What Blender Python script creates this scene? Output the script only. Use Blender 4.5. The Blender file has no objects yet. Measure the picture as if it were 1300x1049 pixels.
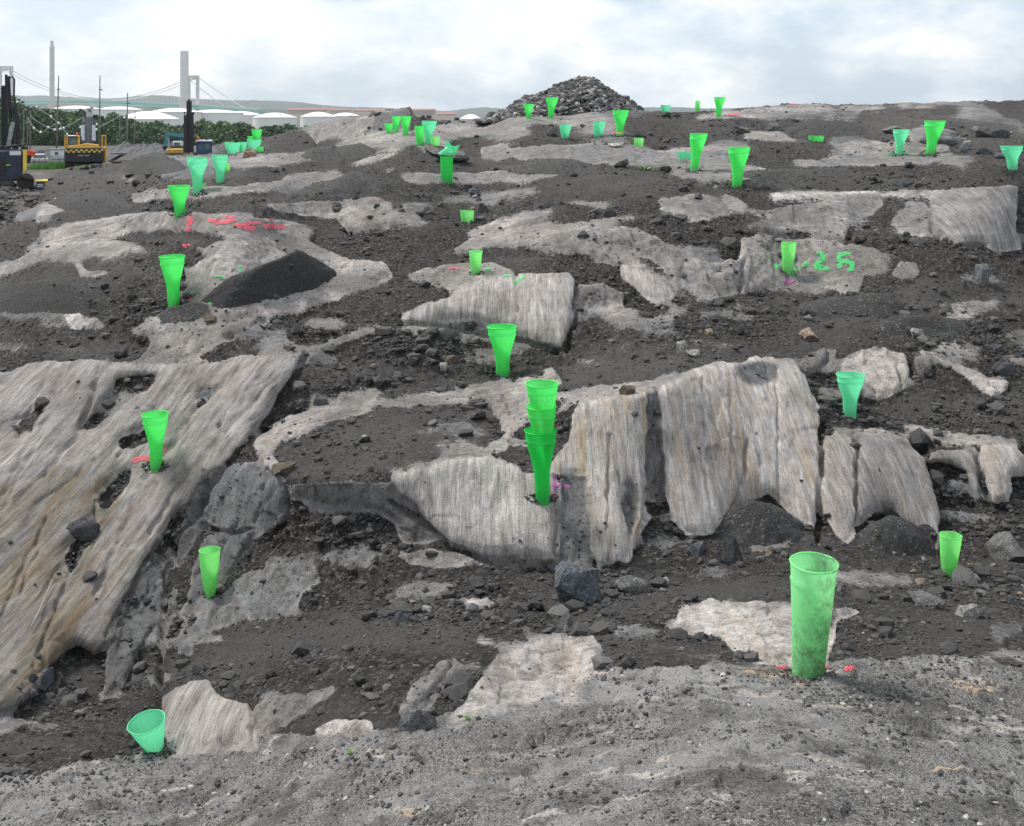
import bpy, math, random
import numpy as np
from mathutils import Vector, Matrix
random.seed(7); RNG = np.random.default_rng(11)
S = bpy.context.scene
HAZE = 0.00012
COL = S.collection
# ------------------------------------------------------------ camera (level, shifted lens)
F = 1370.0; CU = 650.0; HV = 150.0; W0 = 1300.0; H0 = 1049.0; CZ = 0.0
cam = bpy.data.objects.new('camera', bpy.data.cameras.new('camera')); COL.objects.link(cam)
cam.location = (0, 0, CZ); cam.rotation_euler = (math.radians(90), 0, 0)
cam.data.sensor_fit = 'HORIZONTAL'; cam.data.sensor_width = 36
cam.data.lens = 36 * F / W0
cam.data.shift_y = (HV - H0 / 2) / W0
cam.data.clip_start = 0.1; cam.data.clip_end = 12000
S.camera = cam
# ------------------------------------------------------------ world: pale sky with broken cloud
SUN_EL, SUN_AZ = 52.0, -55.0       # azimuth measured from +Y (view direction), negative = left
w = bpy.data.worlds.new('World'); S.world = w; w.use_nodes = True
nt = w.node_tree; nt.nodes.clear()
def N(t, typ, **kw):
    n = t.nodes.new(typ)
    for k, v in kw.items(): setattr(n, k, v)
    return n
out = N(nt, 'ShaderNodeOutputWorld'); bg = N(nt, 'ShaderNodeBackground')
sky = N(nt, 'ShaderNodeTexSky'); sky.sky_type = 'NISHITA'; sky.sun_disc = False
sky.sun_elevation = math.radians(SUN_EL); sky.sun_rotation = math.radians(SUN_AZ)
sky.air_density = 1.0; sky.dust_density = 2.5
tc = N(nt, 'ShaderNodeTexCoord')
mp = N(nt, 'ShaderNodeMapping'); mp.inputs['Scale'].default_value = (7.0, 7.0, 15.0); mp.inputs['Location'].default_value = (0.6, 2.0, 0.3)
nz = N(nt, 'ShaderNodeTexNoise'); nz.inputs['Scale'].default_value = 1.0; nz.inputs['Detail'].default_value = 8; nz.inputs['Roughness'].default_value = 0.55
rp = N(nt, 'ShaderNodeValToRGB'); rp.color_ramp.elements[0].position = 0.40; rp.color_ramp.elements[1].position = 0.60
nz2 = N(nt, 'ShaderNodeTexNoise'); nz2.inputs['Scale'].default_value = 1.7; nz2.inputs['Detail'].default_value = 6
cr = N(nt, 'ShaderNodeValToRGB')
cr.color_ramp.elements[0].position = 0.42; cr.color_ramp.elements[0].color = (7.3, 7.6, 7.9, 1)
cr.color_ramp.elements[1].position = 0.56; cr.color_ramp.elements[1].color = (8.5, 8.45, 8.35, 1)
tint = N(nt, 'ShaderNodeMix', data_type='RGBA', blend_type='MIX'); tint.inputs[0].default_value = 0.62
tint.inputs[7].default_value = (5.5, 6.7, 8.0, 1)
mx = N(nt, 'ShaderNodeMix', data_type='RGBA')
L = nt.links.new
L(tc.outputs['Generated'], mp.inputs['Vector']); L(mp.outputs[0], nz.inputs['Vector']); L(mp.outputs[0], nz2.inputs['Vector'])
L(nz.outputs['Fac'], rp.inputs['Fac']); L(nz2.outputs['Fac'], cr.inputs['Fac'])
L(sky.outputs[0], tint.inputs[6]); L(rp.outputs[0], mx.inputs[0]); L(tint.outputs[2], mx.inputs[6]); L(cr.outputs[0], mx.inputs[7])
L(mx.outputs[2], bg.inputs['Color']); bg.inputs['Strength'].default_value = 0.112
L(bg.outputs[0], out.inputs['Surface'])
sd = bpy.data.lights.new('sun', 'SUN'); sd.energy = 3.3; sd.angle = math.radians(12); sd.color = (1.0, 0.96, 0.90)
sun = bpy.data.objects.new('sun', sd); COL.objects.link(sun)
el, az = math.radians(SUN_EL), math.radians(SUN_AZ)
sdir = Vector((math.sin(az) * math.cos(el), math.cos(az) * math.cos(el), math.sin(el)))
sun.rotation_euler = sdir.to_track_quat('Z', 'Y').to_euler()
S.view_settings.view_transform = 'Standard'; S.view_settings.look = 'None'
S.view_settings.gamma = 1.0; S.view_settings.exposure = 0.32; S.view_settings.use_curve_mapping = False

# ------------------------------------------------------------ helpers
def px(u, v, Y):
    return Vector((Y * (u - CU) / F, Y, CZ - Y * (v - HV) / F))
def mesh_obj(name, verts, faces, mats, parent=None, smooth=False, matidx=None):
    me = bpy.data.meshes.new(name); me.from_pydata([tuple(v) for v in verts], [], [tuple(f) for f in faces]); me.update()
    if not isinstance(mats, (list, tuple)): mats = [mats]
    for m in mats: me.materials.append(m)
    if matidx is not None: me.polygons.foreach_set('material_index', matidx)
    if smooth: me.polygons.foreach_set('use_smooth', [True] * len(me.polygons))
    o = bpy.data.objects.new(name, me); COL.objects.link(o)
    if parent is not None: o.parent = parent
    return o
def np_mesh(name, V, Fq, mat, smooth=False, nside=4):
    """fast mesh from numpy arrays: V (n,3), Fq (m,nside)"""
    me = bpy.data.meshes.new(name)
    me.vertices.add(len(V)); me.vertices.foreach_set('co', np.ascontiguousarray(V, dtype=np.float32).ravel())
    m = len(Fq)
    me.loops.add(m * nside); me.loops.foreach_set('vertex_index', np.ascontiguousarray(Fq, dtype=np.int32).ravel())
    me.polygons.add(m); me.polygons.foreach_set('loop_start', np.arange(0, m * nside, nside, dtype=np.int32))
    me.polygons.foreach_set('use_smooth', np.full(m, smooth)); me.update(calc_edges=True); me.validate()
    me.materials.append(mat)
    o = bpy.data.objects.new(name, me); COL.objects.link(o); return o
def tag(o, label=None, cat=None, group=None, kind=None):
    if label: o['label'] = label
    if cat: o['category'] = cat
    if group: o['group'] = group
    if kind: o['kind'] = kind
    return o
def empty(name, loc, rz=0.0):
    o = bpy.data.objects.new(name, None); COL.objects.link(o); o.location = loc; o.rotation_euler = (0, 0, rz); o.empty_display_size = 0.2
    return o
class MB:
    def __init__(s): s.v = []; s.f = []
    def add(s, vs, fs):
        b = len(s.v); s.v += [tuple(v) for v in vs]; s.f += [tuple(i + b for i in f) for f in fs]; return s
    def box(s, x0, x1, y0, y1, z0, z1, bev=0.0, rot=None, org=(0, 0, 0)):
        b = min(bev, (x1-x0)*.45, (y1-y0)*.45, (z1-z0)*.45)
        if b <= 0:
            vs = [(x, y, z) for z in (z0, z1) for y in (y0, y1) for x in (x0, x1)]
            fs = [(0, 2, 3, 1), (4, 5, 7, 6), (0, 1, 5, 4), (2, 6, 7, 3), (0, 4, 6, 2), (1, 3, 7, 5)]
        else:                               # chamfered box
            vs = []; idx = {}
            X, Y, Z = (x0, x1), (y0, y1), (z0, z1)
            for i in (0, 1):
                for j in (0, 1):
                    for k in (0, 1):
                        sx, sy, sz = (1, -1)[i], (1, -1)[j], (1, -1)[k]
                        idx[i, j, k, 0] = len(vs); vs.append((X[i], Y[j] + sy*b, Z[k] + sz*b))
                        idx[i, j, k, 1] = len(vs); vs.append((X[i] + sx*b, Y[j], Z[k] + sz*b))
                        idx[i, j, k, 2] = len(vs); vs.append((X[i] + sx*b, Y[j] + sy*b, Z[k]))
            fs = []
            for i in (0, 1): fs.append([idx[i, a, c, 0] for a, c in ((0, 0), (1, 0), (1, 1), (0, 1))])
            for j in (0, 1): fs.append([idx[a, j, c, 1] for a, c in ((0, 0), (1, 0), (1, 1), (0, 1))])
            for k in (0, 1): fs.append([idx[a, c, k, 2] for a, c in ((0, 0), (1, 0), (1, 1), (0, 1))])
            for j in (0, 1):
                for k in (0, 1): fs.append([idx[0, j, k, 1], idx[1, j, k, 1], idx[1, j, k, 2], idx[0, j, k, 2]])
            for i in (0, 1):
                for k in (0, 1): fs.append([idx[i, 0, k, 0], idx[i, 1, k, 0], idx[i, 1, k, 2], idx[i, 0, k, 2]])
            for i in (0, 1):
                for j in (0, 1): fs.append([idx[i, j, 0, 0], idx[i, j, 1, 0], idx[i, j, 1, 1], idx[i, j, 0, 1]])
            for i in (0, 1):
                for j in (0, 1):
                    for k in (0, 1): fs.append([idx[i, j, k, 0], idx[i, j, k, 1], idx[i, j, k, 2]])
        if rot is not None: vs = [tuple(rot @ Vector(p) + Vector(org)) for p in vs]
        return s.add(vs, fs)
    def tube(s, pts, r, n=8, r2=None, cap=True):
        pts = [Vector(p) for p in pts]; rs = r if isinstance(r, (list, tuple)) else [r + ((r2 if r2 is not None else r) - r) * i / max(1, len(pts)-1) for i in range(len(pts))]
        vs = []; prev = None
        for i, p in enumerate(pts):
            d = (pts[min(i+1, len(pts)-1)] - pts[max(i-1, 0)]).normalized()
            if prev is None: a = d.orthogonal().normalized()
            else:
                a = prev - d * prev.dot(d); a = a.normalized() if a.length > 1e-5 else d.orthogonal().normalized()
            prev = a; b = d.cross(a)
            for k in range(n):
                t = 2 * math.pi * k / n; vs.append(p + (a * math.cos(t) + b * math.sin(t)) * rs[i])
        fs = [(i*n+k, i*n+(k+1) % n, (i+1)*n+(k+1) % n, (i+1)*n+k) for i in range(len(pts)-1) for k in range(n)]
        if cap: fs += [tuple(range(n-1, -1, -1)), tuple((len(pts)-1)*n + k for k in range(n))]
        return s.add(vs, fs)
    def bar(s, p, q, w, h, up=(0, 0, 1)):
        p, q = Vector(p), Vector(q); d = (q-p).normalized(); u = Vector(up); a = d.cross(u)
        a = a.normalized() if a.length > 1e-4 else d.orthogonal().normalized(); b = a.cross(d).normalized()
        vs = [c + a*sx*w/2 + b*sy*h/2 for c in (p, q) for sx, sy in ((-1, -1), (1, -1), (1, 1), (-1, 1))]
        return s.add(vs, [(3, 2, 1, 0), (4, 5, 6, 7), (0, 1, 5, 4), (1, 2, 6, 5), (2, 3, 7, 6), (3, 0, 4, 7)])
    def lathe(s, prof, n=32, c=(0, 0, 0), squash=None):
        c = Vector(c); vs = []
        for r, z in prof:
            for k in range(n):
                t = 2*math.pi*k/n; vs.append((c.x + r*math.cos(t), c.y + r*math.sin(t), c.z + z))
        fs = [(i*n+k, i*n+(k+1) % n, (i+1)*n+(k+1) % n, (i+1)*n+k) for i in range(len(prof)-1) for k in range(n)]
        return s.add(vs, fs)
    def build(s, name, mat, parent=None, smooth=False, matidx=None):
        return mesh_obj(name, s.v, s.f, mat, parent, smooth, matidx)

# ---- value noise (numpy)
def _hash(ix, iy, iz, seed):
    h = (ix.astype(np.int64) * 374761393 + iy.astype(np.int64) * 668265263 + iz.astype(np.int64) * 2147483647 + seed * 1274126177) & 0xFFFFFFFF
    h = ((h ^ (h >> 13)) * 1274126177) & 0xFFFFFFFF
    h = ((h ^ (h >> 16)) * 2246822519) & 0xFFFFFFFF
    return ((h ^ (h >> 15)) & 0xFFFF) / 32767.5 - 1.0
def vnoise(x, y, z, seed=0):
    x0, y0, z0 = np.floor(x), np.floor(y), np.floor(z)
    fx, fy, fz = x-x0, y-y0, z-z0
    fx = fx*fx*(3-2*fx); fy = fy*fy*(3-2*fy); fz = fz*fz*(3-2*fz)
    r = 0
    for i in (0, 1):
        for j in (0, 1):
            for k in (0, 1):
                r = r + _hash(x0+i, y0+j, z0+k, seed) * (fx if i else 1-fx) * (fy if j else 1-fy) * (fz if k else 1-fz)
    return r
def fbm(x, y, z, octv=4, seed=0, gain=0.5, ridged=False):
    a, s, t = 1.0, 0, 0
    for o in range(octv):
        n = vnoise(x, y, z, seed + o*17)
        if ridged: n = 1 - 2*np.abs(n)
        s = s + a*n; t += a; a *= gain; x, y, z = x*2.03+3.1, y*2.03+7.7, z*2.03+1.3
    return s/t
def blur(a, r, it=2):
    """box blur in both directions, repeated"""
    r = int(max(1, round(r)))
    for _ in range(it):
        for ax in (0, 1):
            p = np.pad(a, [(r+1, r) if i == ax else (0, 0) for i in (0, 1)], mode='edge')
            c = np.cumsum(p, axis=ax)
            a = (np.take(c, range(2*r+1, c.shape[ax]), axis=ax) - np.take(c, range(0, c.shape[ax]-2*r-1), axis=ax)) / (2*r+1)
    return a

# ------------------------------------------------------------ materials
def new_mat(name):
    m = bpy.data.materials.new(name); m.use_nodes = True; t = m.node_tree
    return m, t, t.nodes['Principled BSDF'], t.links.new
def ramp(t, fac, stops, interp='LINEAR'):
    r = t.nodes.new('ShaderNodeValToRGB'); r.color_ramp.interpolation = interp
    e = r.color_ramp.elements
    while len(e) < len(stops): e.new(0.5)
    for i, (p, c) in enumerate(stops):
        e[i].position = p; e[i].color = (c, c, c, 1) if isinstance(c, (int, float)) else (*c, 1)
    t.links.new(fac, r.inputs[0]); return r.outputs[0]
def noise_n(t, vec, scale, detail=4, rough=0.55, dist=0.0):
    n = t.nodes.new('ShaderNodeTexNoise'); n.inputs['Scale'].default_value = scale; n.inputs['Detail'].default_value = detail
    n.inputs['Roughness'].default_value = rough; n.inputs['Distortion'].default_value = dist
    if vec is not None: t.links.new(vec, n.inputs['Vector'])
    return n.outputs['Fac']
def mapping_n(t, vec, scale=(1, 1, 1), loc=(0, 0, 0)):
    n = t.nodes.new('ShaderNodeMapping'); n.inputs['Scale'].default_value = scale; n.inputs['Location'].default_value = loc
    t.links.new(vec, n.inputs['Vector']); return n.outputs[0]
def attr_n(t, name, out='Fac'):
    n = t.nodes.new('ShaderNodeAttribute'); n.attribute_name = name; return n.outputs[out]
def math_n(t, op, a, b=None, clamp=False):
    n = t.nodes.new('ShaderNodeMath'); n.operation = op; n.use_clamp = clamp
    for i, x in enumerate((a, b)):
        if x is None: continue
        if isinstance(x, (int, float)): n.inputs[i].default_value = x
        else: t.links.new(x, n.inputs[i])
    return n.outputs[0]
def mix_n(t, fac, a, b, mode='MIX'):
    n = t.nodes.new('ShaderNodeMix'); n.data_type = 'RGBA'; n.blend_type = mode
    for i, x in ((0, fac), (6, a), (7, b)):
        if isinstance(x, (int, float)): n.inputs[i].default_value = x if i == 0 else (x, x, x, 1)
        elif isinstance(x, tuple): n.inputs[i].default_value = (*x, 1)
        else: t.links.new(x, n.inputs[i])
    return n.outputs[2]
def bump_n(t, h, strength, dist, normal=None):
    n = t.nodes.new('ShaderNodeBump'); n.inputs['Strength'].default_value = strength; n.inputs['Distance'].default_value = dist
    t.links.new(h, n.inputs['Height'])
    if normal is not None: t.links.new(normal, n.inputs['Normal'])
    return n.outputs[0]
def simple_mat(name, col, rough=0.6, metal=0.0, var=0.25, scale=3.0, bump=0.0):
    m, t, b, l = new_mat(name)
    tcn = t.nodes.new('ShaderNodeTexCoord')
    f = noise_n(t, tcn.outputs['Object'], scale, 5)
    d = tuple(c*(1-var) for c in col); u = tuple(min(1, c*(1+var)) for c in col)
    l(ramp(t, f, [(0.3, d), (0.7, u)]), b.inputs['Base Color'])
    b.inputs['Roughness'].default_value = rough; b.inputs['Metallic'].default_value = metal
    if bump: l(bump_n(t, f, 0.5, bump), b.inputs['Normal'])
    return m
# ============================================================ THE ROCK GROUND
# -- depth anchors (where the surface passes, metres away)
ANC = [(-260,330,25),(0,300,24),(50,262,27),(60,240,34),(100,215,40),(150,208,42),(190,190,37),(240,197,36),(300,182,38),(380,163,40),(440,148,40),(520,140,38),
 (600,152,36),(700,142,34),(810,140,33),(900,142,33),(1000,132,35),(1100,132,36),(1300,128,38),(1560,121,39),
 (227,274,16.5),(251,246,18),(278,229,20.5),(217,388,12.8),(197,596,10.9),(265,757,9.2),(197,950,7.0),(637,474,11.2),(689,636,8.9),(1080,527,10.6),
 (1204,735,8.3),(1025,858,5.5),(1000,348,14),(604,348,14),(593,282,17.3),(567,232,20),(935,232,18.5),(881,215,20),(787,173,25),(720,175,25.5),(671,151,30),
 (912,149,30),(1141,197,22),(1284,216,18.5),(1036,180,25),(515,173,26),(553,193,23),(325,192,28),(293,200,26),
 (650,1000,4.1),(100,1000,6.2),(1200,1000,3.8),(400,935,5.6),(600,955,4.6),(900,900,4.7),(650,1150,3.0),(1300,1150,2.8),(0,1150,4.6),(0,850,8.0),(0,650,10.0),(0,450,14),
 (350,600,9.7),(450,560,9.8),(450,760,7.9),(700,800,7.0),(930,740,7.9),(480,420,12.0),(830,450,10.6),(830,400,12.2),(1150,450,11.6),(1230,380,12.7),(1300,560,10.0),
 (1300,300,15.0),(1250,800,7.0),(-200,700,9.6),(1500,700,9.0),(1500,300,16),(1800,700,8.6),(1800,300,15),(1800,1100,3.2),(1800,115,38),(-500,420,20),(-500,700,10),(-500,1100,5.5),(380,300,16),(750,250,17.5),(100,320,17)]
PA = np.array([(a[0]/1000, a[1]/1000) for a in ANC]); LA = np.log([a[2] for a in ANC])
def _phi(r2): return 0.5 * r2 * np.log(np.maximum(r2, 1e-12))
_n = len(ANC); _K = _phi(((PA[:, None]-PA[None])**2).sum(-1)) + 2e-4*np.eye(_n)
_P = np.c_[np.ones(_n), PA]; _A = np.block([[_K, _P], [_P.T, np.zeros((3, 3))]])
_cf = np.linalg.solve(_A, np.r_[LA, 0, 0, 0])
def base_L(u, v):
    s = np.zeros(np.broadcast(u, v).shape)
    for (a, b), c in zip(PA, _cf[:_n]): s += c*_phi((u/1000-a)**2 + (v/1000-b)**2)
    return s + _cf[_n] + _cf[_n+1]*u/1000 + _cf[_n+2]*v/1000

# -- raster of outcrop attributes on a 2 px lattice
RS = 2.0; RU0, RU1, RV0, RV1 = -500, 1800, 108, 1152
gu = np.arange(RU0, RU1+1, RS); gv = np.arange(RV0, RV1+1, RS)
GU, GV = np.meshgrid(gu, gv)
WU = GU + 4.2*fbm(GU/22, GV/15, GU*0, 4, 3) ; WV = GV + 3.0*fbm(GU/20, GV/13, GU*0+5, 4, 9)
near = np.clip((GV-140)/350, 0.25, 1)
WU = GU + (WU-GU)*near; WV = GV + (WV-GV)*near
def inpoly(pts):
    p = np.array(pts, float); r = np.zeros(GU.shape, bool)
    u0, v0 = p.min(0)-8; u1, v1 = p.max(0)+8
    i0, i1 = np.searchsorted(gv, [v0, v1]); j0, j1 = np.searchsorted(gu, [u0, u1])
    U, V = WU[i0:i1, j0:j1], WV[i0:i1, j0:j1]; c = np.zeros(U.shape, bool)
    for (x1, y1), (x2, y2) in zip(p, np.roll(p, -1, 0)):
        if y1 == y2: continue
        c ^= ((y1 > V) != (y2 > V)) & (U < (x2-x1)*(V-y1)/(y2-y1)+x1)
    r[i0:i1, j0:j1] = c; return r
rock = np.zeros(GU.shape); tone = np.ones(GU.shape); warm = np.full(GU.shape, 0.3); ang = np.zeros(GU.shape)
slope = np.full(GU.shape, np.nan); sand = np.zeros(GU.shape); grit = np.zeros(GU.shape); seamm = np.zeros(GU.shape); SMASK = np.zeros(GU.shape)
def R(pts, s=None, t=1.0, w=0.3, a=0, r=1.0, sm=None):
    m = inpoly(pts); rock[m] = r; tone[m] = t; warm[m] = w; ang[m] = a
    if s is not None: slope[m] = s
    if s is not None: SMASK[m] = 1.0 if (s > 1.5 or a) and t > .55 else (.25 if s > 1.5 else 0)
    return m
def G(pts, sd=0.0, s=None):        # loose gravel (again)
    m = inpoly(pts); rock[m] = 0; tone[m] = 1; sand[m] = sd; SMASK[m] = 0
    if s is not None: slope[m] = s
    else: slope[m] = np.nan
    return m
# ---- far zone, light bedrock strips
R([(885,146),(940,140),(1000,134),(1050,133),(1060,140),(1000,146),(930,150),(880,153)], t=1.0)
R([(1060,134),(1130,133),(1200,131),(1200,134),(1120,138),(1060,139)], t=.95)
R([(640,150),(720,149),(770,148),(760,156),(700,157),(640,156)], t=.9)
R([(1060,186),(1085,181),(1130,179),(1200,183),(1208,190),(1190,197),(1120,199),(1080,197)], .5, t=1.15)
R([(1150,166),(1180,160),(1215,168),(1222,178),(1195,182),(1160,180)], .6, t=.6)
R([(940,167),(985,166),(1010,178),(1060,182),(1010,183),(950,176)], t=1.0)
R([(860,205),(900,200),(960,214),(1010,222),(960,229),(900,228),(850,222)], t=.72)
R([(1000,204),(1090,200),(1200,200),(1220,206),(1120,210),(1010,212)], t=.6)
R([(640,152),(560,168),(500,178),(430,186),(330,204),(290,212),(340,213),(430,196),(500,186),(560,180),(640,166)], t=.75)
R([(430,180),(470,171),(520,168),(560,160),(620,158),(560,172),(500,176),(460,182)], t=1.0)
R([(440,208),(470,198),(500,192),(520,193),(480,204),(450,213)], .4, t=1.1)
R([(315,206),(345,196),(372,194),(350,206),(330,212)], .4, t=1.05)
R([(430,150),(470,147),(474,160),(455,168),(425,168),(405,165)], .8, t=.8)
R([(475,142),(520,138),(521,160),(500,170),(470,168)], 2.0, t=.32, w=.5)
R([(400,160),(430,153),(430,170),(404,180),(392,174)], 2.0, t=.6, w=.8)
R([(500,222),(560,220),(660,216),(740,200),(770,206),(700,226),(600,234),(520,232)], t=.62)
R([(640,190),(700,182),(760,184),(820,186),(850,196),(790,214),(760,205),(700,200),(660,205)], t=.55)
R([(740,154),(780,150),(792,160),(770,164),(740,162)], .6, t=.95)
R([(830,192),(900,186),(960,186),(930,192),(860,198)], t=.85)
R([(530,186),(555,184),(585,188),(560,194),(535,193)], .5, t=.95)
R([(610,188),(640,183),(655,195),(640,202),(612,199)], .7, t=.6)
R([(835,253),(880,246),(930,247),(950,258),(940,268),(900,280),(870,283),(858,272),(840,268)], .35, t=1.0, w=.25)
R([(970,245),(1040,243),(1110,243),(1200,240),(1200,246),(1130,249),(1060,250),(985,252)], .4, t=1.15)
R([(975,268),(1010,258),(1050,256),(1070,264),(1078,280),(1072,299),(1040,296),(1010,290),(994,294),(980,284)], 1.4, t=.8)
R([(1075,252),(1115,248),(1122,262),(1105,275),(1080,270)], 1.2, t=.65)
R([(1150,254),(1170,258),(1182,268),(1160,280),(1138,290),(1128,284),(1150,268)], 1.0, t=.6)
R([(1178,246),(1205,240),(1250,238),(1293,236),(1290,270),(1288,292),(1298,318),(1262,322),(1248,308),(1215,309),(1200,296),(1182,280)], 3.0, t=.62, w=.15)
R([(1310,250),(1400,240),(1420,330),(1330,330)], 2.0, t=.6)
R([(640,292),(700,286),(780,276),(840,270),(760,288),(735,300),(690,306),(650,312),(560,322),(600,302)], .2, t=.85, w=.35)
R([(588,296),(650,272),(720,262),(650,288),(610,304)], .3, t=.9)
# curve rock
R([(640,316),(700,312),(735,300),(765,290),(800,288),(832,302),(850,312),(872,327),(905,333),(945,330),(990,362),(930,374),(905,379),(890,378),(862,366),(848,348),(826,332),(795,326),(762,330),(735,318),(690,318)], 1.1, t=.78, w=.2)
R([(785,332),(800,328),(822,342),(850,352),(863,372),(850,384),(833,386),(815,377),(800,362),(786,350)], 1.6, t=.95, w=.3)
R([(942,301),(985,298),(1040,301),(1062,309),(1112,316),(1117,342),(1095,350),(1090,372),(1070,374),(1045,362),(1000,360),(960,366),(935,368),(938,335)], 1.5, t=.9, w=.3)
R([(1143,332),(1166,334),(1168,350),(1150,356),(1130,350)], 1, t=.6)
# block above the green funnel
R([(515,350),(545,340),(590,332),(625,332),(655,342),(640,352),(600,362),(575,372),(560,366),(525,358)], .5, t=.95, w=.6)
R([(572,376),(600,362),(645,350),(690,346),(722,345),(732,360),(730,400),(718,428),(706,442),(694,438),(668,434),(640,424),(600,408),(560,412),(535,420),(510,412),(508,400),(535,388)], 2.2, t=.92, w=.3)
R([(735,362),(765,358),(795,372),(788,392),(772,386),(750,392),(736,400)], 1.5, t=.7)
# left upper slabs
R([(45,292),(100,283),(190,268),(290,272),(372,283),(398,296),(392,306),(440,330),(486,333),(500,352),(486,360),(430,380),(398,388),(385,398),(340,402),(300,416),(262,430),(235,446),(205,458),(178,478),(140,505),(118,500),(128,480),(170,458),(195,430),(160,425),(185,405),(205,395),(240,400),(275,390),(225,385),(240,362),(232,345),(262,326),(240,312),(200,308),(160,306),(100,310),(60,314)], .55, t=.98, w=.35)
G([(150,296),(215,290),(262,296),(300,302),(262,312),(215,310),(170,306),(120,306)], .5)
R([(120,500),(128,480),(170,456),(215,440),(262,425),(320,408),(350,402),(330,420),(285,436),(250,452),(262,462),(200,466),(160,486)], .7, t=.95, w=.35)
R([(300,352),(330,345),(400,385),(360,400),(310,404),(262,398),(270,385)], .5, t=.92)
R([(50,268),(66,250),(85,250),(100,255),(70,270),(45,285)], 1.0, t=1.0)
R([(0,334),(30,326),(45,332),(30,345),(0,352)], .5, t=1.0)
R([(92,330),(110,342),(140,345),(138,352),(100,350)], .4, t=1.0)
R([(165,245),(230,240),(300,236),(380,226),(440,220),(400,236),(320,244),(230,252),(170,258)], .3, t=.75)
R([(330,262),(380,258),(430,250),(460,246),(500,262),(508,280),(494,290),(470,288),(450,292),(428,276),(380,276)], .9, t=.82, w=.4)
R([(80,396),(98,392),(106,404),(112,414),(92,420),(82,410)], .9, t=1.25)
R([(110,415),(125,408),(122,404),(108,412)], .9, t=1.15)
# ---- big left slab
R([(-510,500),(0,480),(45,460),(110,456),(140,462),(200,466),(262,462),(310,456),(385,450),(372,474),(358,500),(338,530),(310,560),(282,592),(255,616),(240,640),(222,650),(205,684),(188,708),(172,740),(150,780),(140,818),(118,834),(100,822),(78,830),(62,850),(50,880),(20,900),(-510,960)], 1.15, t=.74, w=.45, a=-33)
R([(-510,640),(0,600),(60,590),(130,600),(160,640),(120,700),(115,760),(95,820),(60,850),(20,902),(-510,960)], 1.4, t=.60, w=1.0, a=-33)
R([(0,560),(40,480),(110,456),(125,470),(100,520),(84,570),(60,600),(0,620)], 1.3, t=.72, w=.2, a=-33)
G([(128,520),(150,482),(178,477),(204,474),(190,496),(160,516),(120,545),(98,545)], .1)
G([(60,505),(72,478),(78,480),(62,510),(40,545),(12,560),(30,535)], .2)
G([(132,624),(160,596),(172,600),(160,625),(128,662),(104,684),(90,690),(80,720),(92,728),(118,690),(130,660),(124,640)], 0)
G([(250,508),(265,494),(272,490),(262,510),(246,524)], 0); G([(275,535),(290,525),(280,545),(272,550)], .2)
G([(150,560),(190,545),(205,560),(170,572),(150,572)], .3)
# dark blue blocks right of the slab
R([(262,640),(272,600),(300,592),(330,585),(334,610),(330,640),(318,668),(290,676),(262,668)], 1.8, t=.42, w=0)
R([(258,690),(280,676),(320,672),(312,700),(280,740),(240,775),(228,812),(246,828),(222,832),(230,790),(240,750)], 1.8, t=.36, w=0)
R([(334,610),(362,605),(365,640),(350,668),(325,690),(318,668)], 1.8, t=.5, w=0)
R([(280,752),(300,735),(345,722),(400,722),(408,740),(380,758),(376,778),(330,782),(300,790),(262,800),(235,815),(250,790)], 1.2, t=.48, w=.1)
R([(160,770),(175,730),(200,712),(205,740),(200,790),(176,830),(150,880),(128,888),(132,840)], 2.0, t=.33, w=.2, a=-20)
R([(196,720),(218,688),(216,720),(210,760),(200,780)], 1.6, t=.4, w=.2, a=-20)
R([(205,790),(218,745),(226,748),(216,800),(202,850)], 1.6, t=.5, w=.4, a=-20)
R([(215,695),(240,640),(262,625),(258,668),(238,700),(225,725)], 1.5, t=.3, w=.1)
# lower-left pale boulders in the ground
R([(200,895),(215,878),(245,862),(268,863),(278,880),(300,890),(318,892),(322,930),(330,950),(215,960)], 1.6, t=.8, w=.25)
R([(312,925),(325,896),(350,888),(372,894),(400,880),(428,874),(424,884),(398,896),(378,912),(360,926),(330,934)], 1.3, t=.95, w=.3)
R([(398,922),(430,914),(472,914),(474,924),(440,934),(408,936)], .8, t=1.15)
R([(505,905),(520,870),(560,842),(580,838),(578,862),(540,900),(515,915)], 1.2, t=.55, w=.6)
R([(565,915),(595,885),(620,848),(650,826),(682,812),(745,808),(764,826),(757,846),(752,870),(640,900),(580,922)], 1.3, t=1.12, w=.35)
R([(842,798),(856,790),(862,772),(905,764),(940,762),(1000,770),(1060,772),(1100,776),(1064,786),(1058,812),(1048,842),(960,850),(958,828),(930,828),(915,812),(868,808),(850,808)], 1.3, t=1.15, w=.4)
R([(502,706),(540,698),(604,710),(600,716),(560,724),(520,716)], .9, t=.95)
R([(586,758),(600,754),(632,760),(620,768),(596,768)], .8, t=1.15)
# ---- the middle block: top slab, cliffs
R([(322,560),(360,530),(400,520),(455,500),(530,490),(600,482),(650,474),(700,466),(760,458),(830,450),(880,448),(935,456),(960,452),(1000,457),(1020,470),(960,470),(900,476),(860,482),(835,500),(735,512),(705,530),(690,556),(640,572),(600,582),(500,598),(440,602),(370,600),(330,590)], -0.10, t=.95, w=.45)
G([(345,575),(360,556),(430,535),(490,520),(560,514),(618,506),(634,530),(636,556),(600,578),(545,590),(500,594),(440,612),(365,610)], .5, -0.06)
G([(500,494),(560,486),(650,476),(700,470),(640,480),(560,500),(500,508),(470,510)], .75, -0.05)
G([(700,470),(770,458),(830,451),(900,449),(955,456),(915,462),(870,474),(810,486),(760,490),(720,496),(690,500),(716,484)], .95, -0.04)
G([(650,545),(692,520),(716,504),(726,506),(700,530),(668,560),(640,570)], .3, 0.4)
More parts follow.
